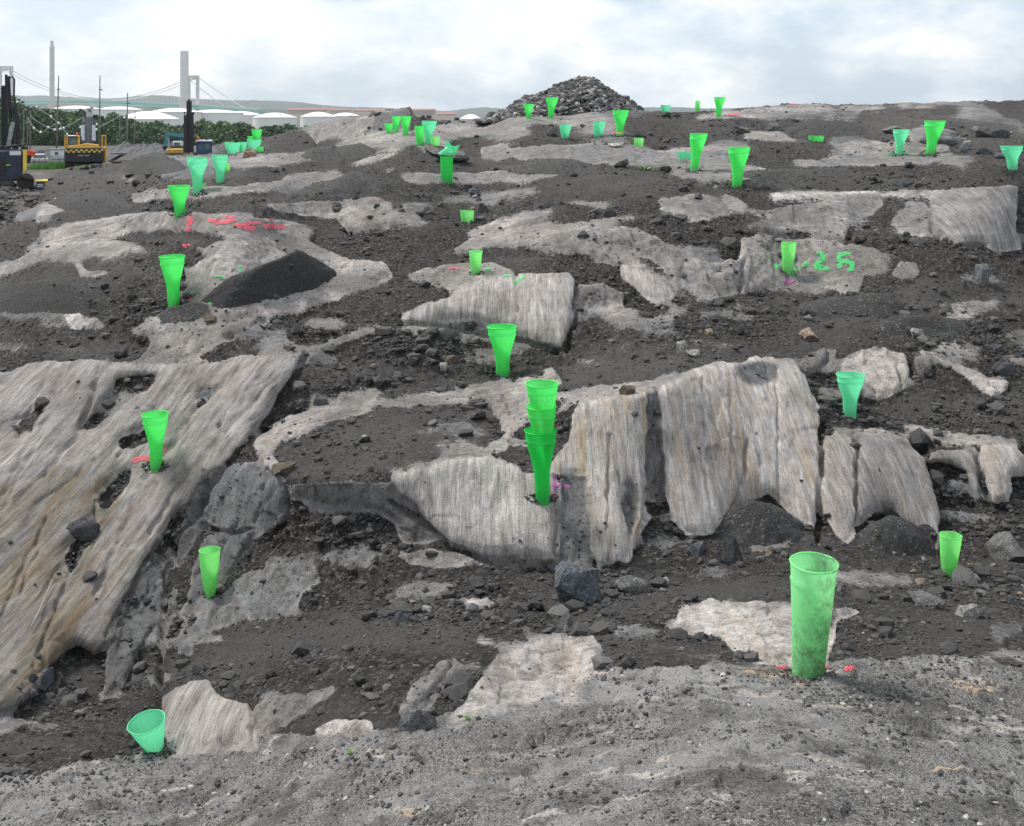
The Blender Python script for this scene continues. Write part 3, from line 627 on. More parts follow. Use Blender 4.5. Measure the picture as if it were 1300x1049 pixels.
# ------------------------------------------------------------ yard and land behind, one sheet to the horizon
YZ = -3.85
def land_z(x, y):
    z = np.where(y < 26, -9.0, np.where(y < 32, -9.0+(y-26)/6*(9+YZ), YZ))
    z = np.where(y > 150, YZ - np.clip((y-150)/80, 0, 1)*6.0, z)
    return z + np.where((y > 30), .05*vnoise(x*.4, y*.4, x*0, 3), 0) + np.where((y > 30) & (y < 62), .55*fbm(x*.35, y*.3, x*0, 4, 13)*np.clip((62-y)/10, 0, 1), 0)
ys = np.r_[np.linspace(-30, 26, 5), np.linspace(28, 160, 110), np.linspace(164, 260, 20), np.geomspace(280, 4500, 22)]
xs = np.r_[-4500, -3000, -2000, -1000, -500, -250, np.linspace(-120, 60, 150), 120, 250, 500, 1000, 2000, 3000, 4500]
XX, YY = np.meshgrid(xs, ys); ZZ = land_z(XX, YY)
ii = np.arange(XX.size).reshape(XX.shape)
q4 = np.stack([ii[:-1, :-1], ii[:-1, 1:], ii[1:, 1:], ii[1:, :-1]], -1).reshape(-1, 4)
m_land, t, b, l = new_mat('yard_ground'); geo = t.nodes.new('ShaderNodeNewGeometry'); pos = geo.outputs['Position']
sx = t.nodes.new('ShaderNodeSeparateXYZ'); l(pos, sx.inputs[0])
near_c = ramp(t, noise_n(t, pos, .8, 7, .7), [(.35, (.018, .014, .011)), (.52, (.055, .045, .036)), (.72, (.14, .122, .105))])
far_c = ramp(t, noise_n(t, pos, .02, 6, .6), [(.3, (.035, .055, .03)), (.7, (.08, .09, .05))])
l(mix_n(t, ramp(t, math_n(t, 'DIVIDE', sx.outputs[1], 400), [(.36, 0.0), (.42, 1.0)]), near_c, far_c), b.inputs['Base Color']); b.inputs['Roughness'].default_value = .9
l(bump_n(t, noise_n(t, pos, 3, 6, .7), .6, .06), b.inputs['Normal'])
tag(np_mesh('yard_ground', np.stack([XX, YY, ZZ], -1).reshape(-1, 3), q4, m_land, smooth=True), None, None, None, 'structure')
# ============================================================ STONES
def rock_shape(seed, sub=3, cuts=11, flat=0.7, rough=.05):
    """an angular broken stone: a ball cut by planes, then chipped. radius about 1"""
    import bmesh
    rg = np.random.default_rng(seed); bm = bmesh.new(); bmesh.ops.create_icosphere(bm, subdivisions=sub, radius=1.0)
    V = np.array([v.co[:] for v in bm.verts]); Fc = [tuple(x.index for x in f.verts) for f in bm.faces]; bm.free()
    for _ in range(cuts):
        n = rg.normal(size=3); n /= np.linalg.norm(n); dd = rg.uniform(.42, .80)
        k = V @ n; o = k > dd; V[o] -= np.outer(k[o]-dd, n)
    V = V * np.array([1.0, rg.uniform(.65, 1), rg.uniform(flat*.75, flat*1.15)])
    V += rough*np.stack([vnoise(V[:, 0]*4+seed, V[:, 1]*4, V[:, 2]*4, q) for q in (1, 2, 3)], 1)
    V += rough*.4*np.stack([vnoise(V[:, 0]*11+seed, V[:, 1]*11, V[:, 2]*11, q) for q in (4, 5, 6)], 1)
    V -= (V.max(0)+V.min(0))/2; V /= np.abs(V[:, 0]).max()
    return V, np.array(Fc)
m_stone, t, b, l = new_mat('broken_stone')
oi = t.nodes.new('ShaderNodeObjectInfo'); tcn = t.nodes.new('ShaderNodeTexCoord'); ob = tcn.outputs['Object']
off = t.nodes.new('ShaderNodeVectorMath'); off.operation = 'ADD'; l(ob, off.inputs[0])
cmx = t.nodes.new('ShaderNodeCombineXYZ'); 
for i in range(3): l(math_n(t, 'MULTIPLY', oi.outputs['Random'], 40.0+i*7), cmx.inputs[i])
l(cmx.outputs[0], off.inputs[1]); v_ = off.outputs[0]
pa = noise_n(t, v_, 1.6, 6, .65, .4); pb = noise_n(t, v_, 9, 5, .75)
k1 = ramp(t, pa, [(.32, .55), (.55, 1.0), (.72, 1.5)]); k2 = ramp(t, pb, [(.38, .5), (.5, 1.0), (.62, 2.4)])
c_ = mix_n(t, 1.0, oi.outputs['Color'], k1, 'MULTIPLY'); c_ = mix_n(t, .8, c_, k2, 'MULTIPLY')
geo = t.nodes.new('ShaderNodeNewGeometry'); sxyz = t.nodes.new('ShaderNodeSeparateXYZ'); l(ob, sxyz.inputs[0])
dustf = ramp(t, math_n(t, 'ADD', sxyz.outputs[2], math_n(t, 'MULTIPLY', math_n(t, 'SUBTRACT', pa, .5), 1.4)), [(-.0, .8), (.28, 0.0)])
l(mix_n(t, math_n(t, 'MULTIPLY', ramp(t, noise_n(t, v_, 2.4, 4), [(.45, 0.0), (.65, .6)]), 1.0), c_, (.085, .078, .072)), b.inputs['Base Color'])
b.inputs['Roughness'].default_value = .82; b.inputs['Specular IOR Level'].default_value = .35
l(bump_n(t, math_n(t, 'ADD', pa, math_n(t, 'MULTIPLY', pb, .5)), .55, .12), b.inputs['Normal'])
ROCKM = []
for i in range(14):
    V, Fc = rock_shape(100+i, 3 if i < 8 else 2, 10 + i % 5, (.75, .5, .9, .38)[i % 4])
    me = bpy.data.meshes.new('loose_rock_mesh'); me.from_pydata([tuple(v) for v in V], [], [tuple(map(int, f)) for f in Fc]); me.update()
    me.materials.append(m_stone)
    ROCKM.append((me, V))
DK, MD, LT, TN, BL, BR = (.060, .064, .070), (.13, .128, .125), (.34, .325, .305), (.33, .24, .17), (.095, .108, .125), (.13, .095, .065)
rocks = []
def place_rock(u, v, wpx, hpx, col, name='loose_rock', label=None, group=None, var=None, yaw=None, tiltx=0, sink=.35, at=None, cat='rock'):
    """u, v: middle of its foot in the picture; wpx, hpx: its size there"""
    p, n = sp(u, v) if at is None else at
    k = random.randrange(14) if var is None else var
    me, V = ROCKM[k]
    o = bpy.data.objects.new(name, me); COL.objects.link(o)
    Yd = p.y; hw = wpx*Yd/F/2
    zsp = V[:, 2].max()-V[:, 2].min()
    hz = hpx*Yd/F/(1-sink*.6)/zsp
    o.scale = (hw, hw*.85, hz); o.rotation_euler = (math.radians(tiltx + random.uniform(-10, 10)), math.radians(random.uniform(-9, 9)), yaw if yaw is not None else random.uniform(-.5, .5) + (math.pi if random.random() < .5 else 0))
    o.location = p + Vector((0, hw*.3, hz*zsp*(.5-sink)))
    f = random.uniform(.85, 1.15); o.color = (*[c*f for c in col], 1)
    o['category'] = cat
    if label: o['label'] = label
    o['group'] = group or 'loose rocks lying on the blast site'
    rocks.append((u, v, wpx)); return o
BIG = [
 (731,766,62,58,BL,4,'large blue-grey speckled rock standing in the gravel below the pale cliffs'),
 (803,753,48,22,MD,1,'grey-green flat-topped slab of rock right of the big speckled rock'),
 (929,716,30,42,DK,2,'dark blue-grey leaning rock in the gravel heap right of centre'),
 (887,704,32,14,BL,3,'low bluish slab left of the dark leaning rock'),
 (101,686,42,28,DK,1,'dark wedge-shaped rock perched on the big left slab'),
 (531,928,48,28,(.12,.12,.125),2,'dark block with a light top lying at the edge of the near rock shelf'),
 (1028,428,22,17,TN,0,'rounded tan rock on the dark slope above the pale cliff'),
 (1276,474,30,21,DK,1,'dark rock at the right edge beside the pale ledge'),
 (866,444,15,22,LT,4,'pale upright rock in the dark hollow behind the cliff top'),
 (872,394,15,9,MD,5,'grey stone just under the long curved bedrock ledge'),
 (861,417,11,15,MD,6,'slim grey stone standing above the pale upright rock'),
 (891,416,10,9,MD,2,'small grey stone at left of two between cliff and curved ledge'),
 (900,423,12,9,TN,4,'small tan stone beside the small grey stone behind the cliff'),
 (880,450,18,10,LT,7,'flat pale stone lying on the rim of the cliff top'),
 (1248,358,20,28,(.12,.13,.14),4,'grey upright rock in the dark rubble below the striped wall'),
 (1286,708,40,30,MD,0,'big grey broken rock at the right edge above the pale wedge'),
 (1234,784,38,18,LT,3,'whitish wedge of rock in the gravel at lower right'),
 (1178,770,46,14,MD,7,'long thin grey slab lying near the short green tube at right'),
 (797,503,20,12,BR,4,'small brown and yellow rock on top of the cliff'),
 (360,600,30,11,BR,7,'flat brown stone on the gravel of the middle slab'),
 (407,516,19,16,MD,6,'rounded grey rock on the upper left rim of the middle slab'),
 (506,488,17,10,BL,5,'bluish stone in the gravel left of the alone-standing green funnel'),
 (562,476,12,16,LT,4,'small pale stone in front of a brown clod'),
 (570,464,24,12,BR,3,'brown clod of earth behind a small pale stone'),
 (720,797,18,14,MD,2,'grey stone on the gravel below the big speckled rock'),
 (268,411,20,8,BR,7,'flat mossy brown stone on the pale ledge at left'),
 (511,790,24,15,BL,3,'bluish flat stone in the gravel at lower middle'),
 (541,777,17,9,LT,1,'small whitish stone right of the bluish flat stone'),
 (474,727,11,11,MD,0,'small grey stone in the gravel under the dark ledge'),
 (58,868,24,24,BL,0,'rounded blue-grey rock, biggest of the rubble at lower left'),
 (79,868,17,18,DK,2,'dark squarish rock beside the rounded blue-grey rock'),
 (38,886,18,11,MD,1,'grey stone at the lower left end of the rubble under the left slab'),
 (743,304,19,10,DK,5,'dark bluish stone at the left tip of the long curved ledge'),
 (1141,235,22,8,BL,3,'long bluish stone on the upper right slope'),
 (684,264,15,8,DK,7,'leftmost dark slab in the row on the middle slope'),
 (698,265,14,8,DK,3,'second dark slab in the row on the middle slope'),
 (752,271,15,7,BL,7,'bluish dark slab further right on the middle slope'),
 (775,272,19,10,DK,1,'thickest dark slab at the right of the row on the middle slope'),
 (887,254,11,8,DK,0,'small dark stone on the pale patch below the tall green funnel'),
 (1140,168,32,13,MD,0,'pale rounded boulder behind the mint funnel at upper right'),
 (1196,182,62,20,(.15,.148,.15),2,'long grey boulder behind the bright funnel at upper right'),
 (1247,176,26,16,MD,4,'grey boulder on the rubble at the far right'),
 (1272,178,24,14,DK,1,'dark boulder at the right end of the far rubble'),
 (1250,192,20,11,MD,0,'greenish-grey boulder in front of the far right rubble'),
 (702,172,18,14,MD,6,'grey boulder at the foot of the rubble mound'),
 (944,168,20,9,MD,0,'pale boulder at the foot of the far dark bank'),
 (983,166,17,12,MD,4,'grey boulder in the middle of the far dark bank'),
 (317,201,17,13,TN,6,'pinkish boulder in front of the cluster of green cups'),
 (497,220,14,8,LT,1,'pale stone on the slope left of the crumpled green tube'),
 (602,249,15,12,BL,4,'bluish boulder in rubble right of the crumpled green tube'),
 (612,268,17,16,DK,2,'dark boulder behind the small green stub'),
 (565,200,60,16,(.14,.13,.125),7,'long grey ledge block beside the crumpled green tube'),
 (1203,396,15,11,MD,2,'grey stone among rubble right of centre on the dark slope'),
 (1165,428,17,13,LT,4,'pale broken stone on the dark slope above the right boulders'),
 (1265,440,14,9,DK,7,'dark flat stone on the right slope above the ledge'),
 (1285,448,24,8,MD,3,'grey slab at right edge above the dark rock'),
 (1080,826,14,12,MD,6,'small grey stone right of the big green tube'),
 (845,737,10,6,LT,0,'small pale stone right of the flat-topped slab'),
 (604,738,18,8,MD,3,'grey flat stone below the middle cliff'),
 (800,182,2,2,DK,3,None)]
for u, v, wp, hp, c, k, lab in BIG:
    if lab: place_rock(u, v, wp, hp, c, label=lab, var=k)
# zones of countable rubble:  polygon box (u0,u1,v0,v1), number, size px, label
ZONES = [((425,560,242,288), 30, (5,13), 'angular dark rock in the rubble hollow left of the small green stub'),
 ((560,665,238,292), 22, (5,13), 'angular grey rock in the rubble around the small green stub'),
 ((1110,1300,366,400), 30, (4,12), 'broken grey stone scattered on the dark slope below the striped wall'),
 ((1120,1300,395,452), 14, (4,10), 'small broken stone on the dark slope above the right boulders'),
 ((880,1075,152,172), 22, (4,9), 'dark rock in the far bank under the pale crest'),
 ((1205,1300,162,205), 22, (6,14), 'grey rock in the far right rubble bank'),
 ((820,950,382,448), 16, (4,9), 'small stone in the dark hollow behind the cliff top'),
 ((430,620,415,492), 22, (4,10), 'small stone on the gravel slope left of the lone green funnel'),
 ((8,110,832,930), 30, (5,14), 'small stone in the dark rubble under the left slab'),
 ((1110,1300,690,780), 26, (5,14), 'broken stone in the gravel around the short green tube at right'),
 ((900,1060,655,720), 12, (6,14), 'stone in the gravel heap at the foot of the big cliff'),
 ((540,620,838,930), 14, (5,12), 'reddish grey stone lying beside the dark block on the near shelf'),
 ((60,160,188,206), 0, (5,10), ''),
 ((530,600,148,158), 12, (4,9), 'far small rock on the skyline left of the mound'),
 ((560,640,272,300), 8, (4,9), 'stone near the small green stub')]
for (u0, u1, v0, v1), n_, (s0, s1), lab in ZONES:
    for _ in range(int(n_*.62)):
        u, v = random.uniform(u0, u1), random.uniform(v0, v1); s_ = s0 + (s1-s0)*random.random()**1.8
        c = random.choice([DK, DK, BL, MD, MD, LT, TN] if 'dark' not in lab else [DK, DK, BL, MD, MD])
        place_rock(u, v, s_, s_*random.uniform(.5, .85), c, label='one of many, ' + lab if False else lab, var=random.randrange(8, 14), sink=.3)

# -- gravel: tens of thousands of small stones, merged in one object (nobody could count them)
m_grav, t, b, l = new_mat('gravel_stones')
gt_ = attr_n(t, 'shade'); geo = t.nodes.new('ShaderNodeNewGeometry')
gc = ramp(t, gt_, [(0, (.022, .022, .023)), (.45, (.055, .052, .049)), (.75, (.105, .102, .098)), (.93, (.20, .19, .18)), (1, (.36, .34, .31))])
l(mix_n(t, .5, gc, mix_n(t, 1.0, gc, ramp(t, noise_n(t, geo.outputs['Position'], 60, 3, .7), [(.3, .45), (.7, 1.6)]), 'MULTIPLY')), b.inputs['Base Color'])
b.inputs['Roughness'].default_value = .85
def stone_cloud(name, C, Rr, shade, label, lists, mat, kind='stuff'):
    n = len(C); out_v, out_f, out_s = [], [], []; base = 0
    which = RNG.integers(0, len(lists), n)
    for k, (V, Fc) in enumerate(lists):
        s = np.where(which == k)[0]
        if not len(s): continue
        an = RNG.uniform(0, 2*np.pi, len(s)); ca, sa = np.cos(an), np.sin(an)
        tl = RNG.normal(0, .35, len(s)); ct, st_ = np.cos(tl), np.sin(tl)
        x = V[None, :, 0]*np.ones((len(s), 1)); y = V[None, :, 1]*ct[:, None] - V[None, :, 2]*st_[:, None]; z = V[None, :, 1]*st_[:, None] + V[None, :, 2]*ct[:, None]
        q = np.stack([x*ca[:, None]-y*sa[:, None], x*sa[:, None]+y*ca[:, None], z], -1)*Rr[s][:, None, None] + C[s][:, None]
        out_v.append(q.reshape(-1, 3)); nv = V.shape[0]
        out_f.append((Fc[None] + (np.arange(len(s))*nv)[:, None, None] + base).reshape(-1, 3)); base += len(s)*nv
        out_s.append(np.repeat(shade[s], nv))
    o = np_mesh(name, np.concatenate(out_v), np.concatenate(out_f), mat, False, 3)
    fattr(o, 'shade', np.concatenate(out_s)); tag(o, label, None, None, kind); return o
small = [rock_shape(500+i, 1, 5, .6, .10) for i in range(8)]
NG = 90000
gu_ = RNG.uniform(-60, 1360, NG*3); gv_ = 130 + (1100-130)*RNG.random(NG*3)**1.0
x, y = gidx(gu_, gv_); rkv = GT[np.asarray(y).astype(int), np.asarray(x).astype(int)]
cvu = np.interp(gu_, uu, cr_v)
clump = vnoise(gu_/45, gv_/16, gu_*0, 401)*.5+.5; clump = clump*.7 + .3*(vnoise(gu_/9, gv_/5, gu_*0, 402)*.5+.5)
sndv = bil(sandS, gu_, gv_, RU0, RV0, RS); grv = bil(gritS, gu_, gv_, RU0, RV0, RS); stv = bil(blur(SMASK, 1, 1), gu_, gv_, RU0, RV0, RS)
pr = np.where(rkv < .45, .25+1.25*clump**1.6, .10*clump)*(1-.72*np.clip(sndv, 0, 1)); pr = np.where(grv > .5, .38+1.4*np.clip(clump-.35, 0, 1)*np.clip(.3+vnoise(gu_/120, gv_/30, gu_*0, 403)+(gu_-700)/900, 0, 1), pr); pr = np.where((bil(tone, gu_, gv_, RU0, RV0, RS) > 1.05) & (rkv > .6), .012, pr); pr = np.where(stv > .3, .0015, pr)
keep = (gv_ > cvu+2) & (RNG.random(NG*3) < pr*.75); gu_, gv_ = gu_[keep][:NG], gv_[keep][:NG]; clump = clump[keep][:NG]
C_, N_ = surf(gu_, gv_); rpx = np.minimum(.52*(1-RNG.random(len(gu_)))**(-1/2.2), 6.0)*(1+1.1*np.clip(vnoise(gu_/95, gv_/26, gu_*0, 410), -.25, 1))*np.clip(gv_/420, .75, 1.3); Rw = rpx*C_[:, 1]/F*1.25
sh = np.clip(RNG.beta(1.5, 3.6, len(gu_)), 0, 1)
ongr = bil(gritS, gu_, gv_, RU0, RV0, RS) > .5; rpx = np.where(ongr, np.minimum(rpx*.7, 3.2), rpx); Rw = rpx*C_[:, 1]/F*1.25; sh = np.where(ongr, np.clip(sh+RNG.uniform(0, .45, len(sh)), 0, 1), sh)
stone_cloud('gravel', C_ + N_*(Rw*.22)[:, None], Rw, sh, 'dark grey gravel and small chips strewn over the bedrock', small, m_grav)

# ============================================================ DARK GRAVEL HEAPS
m_heap, t, b, l = new_mat('black_drill_gravel'); geo = t.nodes.new('ShaderNodeNewGeometry'); pos = geo.outputs['Position']
q1 = noise_n(t, pos, 60, 5, .8); q2 = noise_n(t, pos, 2.5, 4); vo = t.nodes.new('ShaderNodeTexVoronoi'); vo.inputs['Scale'].default_value = 60; l(pos, vo.inputs['Vector'])
vsc = t.nodes.new('ShaderNodeSeparateColor'); l(vo.outputs['Color'], vsc.inputs[0])
oiH = t.nodes.new('ShaderNodeObjectInfo')
hc = mix_n(t, ramp(t, vsc.outputs[0], [(.90, 0.0), (.95, .8)]), ramp(t, q1, [(.34, (.4, .4, .4)), (.52, (1, 1, 1)), (.68, (2.1, 2.1, 2.1))]), (3.6, 3.6, 3.6))
l(mix_n(t, 1.0, hc, oiH.outputs['Color'], 'MULTIPLY'), b.inputs['Base Color']); b.inputs['Roughness'].default_value = .9
l(bump_n(t, math_n(t, 'ADD', q1, math_n(t, 'MULTIPLY', vo.outputs['Distance'], -.5)), .9, .03), b.inputs['Normal'])
HS = []
def heap(u, v, w0, hpx, label, ridge=(0, 0), hv=10, tilt=0, dark=.03, name='gravel_heap'):
    """u,v: middle of the footprint; w0, hv: its half width and half depth (px); ridge: half length (px) and how much its far end rises"""
    n_ = 110; g_ = np.linspace(-1.25, 1.25, n_); A, B = np.meshgrid(g_, g_)
    p, _ = sp(u, v); k = p.y/F; H = hpx*k
    U = u + A*w0; Vv = v - B*hv - A*tilt*.8
    Pn = surf(U.ravel(), Vv.ravel())[0].reshape(n_, n_, 3); Pn = np.stack([blur(Pn[..., i], 3, 2) for i in range(3)], -1)
    rl = ridge[0]/w0; tpar = np.clip(A, -rl, rl) if rl else A*0
    wob = 1+.16*vnoise(A*2.1, B*2.1, A*0+u, 7)+.05*vnoise(A*7, B*7, A*0+u, 9)
    r = np.hypot((A-tpar)/(1-rl), B)*wob
    pr_ = 1.22 - np.sqrt(r*r+.12)
    h_ = 1.22*H*np.where(pr_ > .16, (pr_-.16)*(1+tpar/(rl or 1)*ridge[1]), (pr_-.16)*.5 - .012)
    Pn[..., 2] += h_ + np.clip(pr_, 0, 1)*(.9*k*fbm(A*w0/5, B*w0/5, A*0+u, 4, 13, .7) + .05*H*fbm(A*3, B*3, A*0+u, 3, 14))
    I = np.arange(n_*n_).reshape(n_, n_); q = np.stack([I[:-1, :-1], I[:-1, 1:], I[1:, 1:], I[1:, :-1]], -1).reshape(-1, 4)
    cand = np.argwhere(pr_ > .02); pk = cand[RNG.integers(0, len(cand), int(w0*5))]; wt_ = RNG.random(len(pk)) < np.clip(1.15-pr_[pk[:, 0], pk[:, 1]]*1.0, .12, 1); pk = pk[wt_]
    HS.append((Pn[pk[:, 0], pk[:, 1]], k*.55*(1-RNG.random(len(pk)))**(-1/2.6)*np.clip(w0/60, .7, 1.1)))
    o = np_mesh(name, Pn.reshape(-1, 3), q, m_heap, True); o.color = (dark, dark*.96, dark*.92, 1)
    tag(o, label, 'gravel heap', 'heaps of drill cuttings'); return o
heap(342, 366, 80, 33, 'steep black gravel heap on the pale ledge at left, darkest of the heaps', (34, .34), 18, 20, dark=.026)
heap(50, 384, 92, 30, 'wide dark gravel heap at the left edge', (24, .1), 15, 0, dark=.036)
heap(118, 261, 54, 22, 'dark gravel heap left of the nearest far funnel', (8, .0), 9, -2, dark=.042)
heap(430, 246, 64, 26, 'low grey gravel heap above the painted pink marks', (18, .1), 10, 6, dark=.05)
heap(192, 214, 40, 22, 'brown-grey gravel heap beside the yard and excavator', (6, .0), 8, 0, dark=.05)
heap(1010, 222, 74, 8, 'flat dark gravel spread right of the tall green funnel', (24, 0), 7, 4, dark=.05)
heap(700, 216, 62, 14, 'low dark gravel heap in the middle of the upper slope', (22, 0), 7, 0, dark=.055)
heap(408, 198, 26, 12, 'small dark gravel heap behind the two mint funnels', (6, 0), 5, 0, dark=.045)
heap(446, 194, 30, 12, 'small dark gravel heap below the row of far cups', (10, .2), 5, 0, dark=.045)
heap(962, 674, 56, 40, 'dark gravel heap at the foot of the big striped cliff', (4, 0), 22, 0, dark=.045)
heap(1142, 690, 56, 36, 'dark gravel heap under the brown cliff at right', (4, 0), 20, 0, dark=.045)
heap(1085, 390, 66, 18, 'dark gravel heap under the ledge with green numbers', (24, .1), 13, 0, dark=.045)
heap(1165, 416, 62, 16, 'low dark gravel heap among stones on the right slope', (24, 0), 12, 0, dark=.05)
heap(232, 400, 34, 12, 'small gravel heap at the foot of the left bright funnel', (12, .1), 10, 6, dark=.05)
heap(1050, 166, 54, 14, 'dark gravel heap on the far slope near the cut green ring', (12, 0), 7, 0, dark=.04)

hc_ = np.concatenate([a for a, _ in HS]); hr_ = np.minimum(np.concatenate([b for _, b in HS]), .035)
stone_cloud('heap_gravel', hc_, hr_, np.clip(RNG.beta(1.2, 4.5, len(hc_)), 0, 1), 'dark chips rolled down over the gravel heaps', small, m_grav)
# ============================================================ RUBBLE MOUND ON THE SKYLINE
pc = px(722, 151, 33.0); k = 33.0/F
prx = np.array([610, 625, 640, 662, 690, 712, 735, 752, 768, 786, 802, 815, 826]); prz = np.array([0, 7, 14, 28, 38, 50, 58, 59, 46, 34, 24, 11, 0])
xg = np.linspace(605, 830, 70); dg_ = np.linspace(-1, 1, 36)
XG, DG = np.meshgrid(xg, dg_); hgt = np.interp(XG, prx, prz)*k
zz = hgt*np.clip(1-np.abs(DG)**1.3, 0, 1)*.93 - .12
Vm = np.stack([(XG-CU)*k, pc.y + DG*1.7, pc.z + zz + .05*vnoise(XG/4, DG*8, XG*0, 3)], -1).reshape(-1, 3)
I = np.arange(XG.size).reshape(XG.shape); q = np.stack([I[:-1, :-1], I[:-1, 1:], I[1:, 1:], I[1:, :-1]], -1).reshape(-1, 4)
mound = np_mesh('rubble_mound', Vm, q, m_heap, False); mound.color = (.03, .03, .032, 1)
tag(mound, 'dark core of fine rubble under the heaped rocks on the skyline', None, None, 'stuff')
n_ = 2600; ux = RNG.uniform(608, 828, n_); dd_ = np.clip(RNG.normal(-.35, .38, n_), -1, .9); hh_ = np.interp(ux, prx, prz)*k
C2 = np.stack([(ux-CU)*k, pc.y+dd_*1.7, pc.z + hh_*np.clip(1-np.abs(dd_)**1.3, 0, 1)*.95 - .08], -1)
R2 = RNG.uniform(1.6, 4.6, n_)*k
stone_cloud('mound_rubble', C2, R2, np.clip(RNG.beta(2, 3.0, n_)+.32, 0, 1), 'small broken rocks filling the tall mound on the skyline', small, m_grav)
for i in range(64):
    u = random.uniform(622, 818); dq = random.choice([-.05, -.2, -.4, -.6, -.75]); hh2 = float(np.interp(u, prx, prz))*k*(1-abs(dq)**1.3)
    p = Vector(((u-CU)*k, pc.y+dq*1.7, pc.z + hh2*.93 - .08)); s_ = random.uniform(6, 12)
    place_rock(u, 150, s_, s_*.75, random.choice([(.16, .165, .172), (.21, .21, .21), (.10, .10, .105), (.26, .26, .255)]), at=(p, None), var=random.randrange(0, 8), sink=.35,
               label='angular grey rock on the tall rubble mound on the skyline', group='rocks heaped on the skyline mound')

# ============================================================ GREEN PLASTIC HOLE FUNNELS
def plastic(name, colr, grime_shade=0.4, zs=-1.7, xs=0.0):
    m, t, b, l = new_mat(name); t.nodes.remove(b); ou = t.nodes['Material Output']
    tcn = t.nodes.new('ShaderNodeTexCoord'); ob = tcn.outputs['Object']; sx = t.nodes.new('ShaderNodeSeparateXYZ'); l(ob, sx.inputs[0])
    oi = t.nodes.new('ShaderNodeObjectInfo')
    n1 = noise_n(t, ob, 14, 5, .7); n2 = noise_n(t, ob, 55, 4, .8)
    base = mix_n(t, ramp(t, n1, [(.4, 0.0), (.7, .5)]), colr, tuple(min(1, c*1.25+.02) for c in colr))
    # low down: grime, plus painted shade for the dark inside of the foot
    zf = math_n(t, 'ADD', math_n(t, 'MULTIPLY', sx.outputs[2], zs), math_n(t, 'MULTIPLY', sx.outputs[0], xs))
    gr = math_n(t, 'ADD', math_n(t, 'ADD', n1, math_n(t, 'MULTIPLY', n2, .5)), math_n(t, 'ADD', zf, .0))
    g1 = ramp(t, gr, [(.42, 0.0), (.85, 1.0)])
    col = mix_n(t, math_n(t, 'MULTIPLY', g1, grime_shade), base, (.085, .085, .045))
    d = t.nodes.new('ShaderNodeBsdfDiffuse'); tr = t.nodes.new('ShaderNodeBsdfTranslucent'); gl = t.nodes.new('ShaderNodeBsdfGlossy'); gl.inputs['Roughness'].default_value = .35
    l(col, d.inputs[0]); l(col, tr.inputs[0]); ms = t.nodes.new('ShaderNodeMixShader'); ms.inputs[0].default_value = .45
    l(d.outputs[0], ms.inputs[1]); l(tr.outputs[0], ms.inputs[2]); m2 = t.nodes.new('ShaderNodeMixShader'); m2.inputs[0].default_value = .05
    l(ms.outputs[0], m2.inputs[1]); l(gl.outputs[0], m2.inputs[2]); m3 = t.nodes.new('ShaderNodeMixShader'); m3.inputs[0].default_value = .10; tp = t.nodes.new('ShaderNodeBsdfTransparent'); tp.inputs[0].default_value = (.6, 1, .65, 1)
    l(m2.outputs[0], m3.inputs[1]); l(tp.outputs[0], m3.inputs[2]); l(m3.outputs[0], ou.inputs[0]); return m
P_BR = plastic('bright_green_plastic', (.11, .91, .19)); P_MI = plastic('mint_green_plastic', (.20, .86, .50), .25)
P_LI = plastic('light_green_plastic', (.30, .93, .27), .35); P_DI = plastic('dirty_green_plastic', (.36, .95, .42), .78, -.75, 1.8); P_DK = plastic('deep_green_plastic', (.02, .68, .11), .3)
PROF = {   # (height fraction, radius as a fraction of the rim)
 'funnel': [(-.12, .43), (0, .45), (.28, .48), (.42, .52), (.56, .63), (.70, .78), (.83, .91), (.85, .97), (.87, .915), (1, 1.0)],
 'tube': [(-.10, .60), (0, .64), (.3, .73), (.6, .84), (.82, .91), (.845, .96), (.87, .915), (1, 1.0)],
 'long': [(-.10, .34), (0, .44), (.2, .66), (.5, .82), (.8, .94), (.83, .96), (.86, .95), (1, 1.0)],
 'cup': [(-.15, .50), (0, .56), (.3, .70), (.6, .86), (.70, .89), (.725, .95), (.75, .90), (1, 1.0)],
 'flare': [(-.2, .36), (0, .45), (.3, .62), (.6, .80), (.9, .96), (1, 1.0)],
 'stub': [(-.10, .88), (0, .89), (.4, .93), (.75, .97), (1, 1.0)],
 'straight': [(-.08, .9), (0, .9), (.5, .95), (.9, 1.0), (1, 1.0)]}
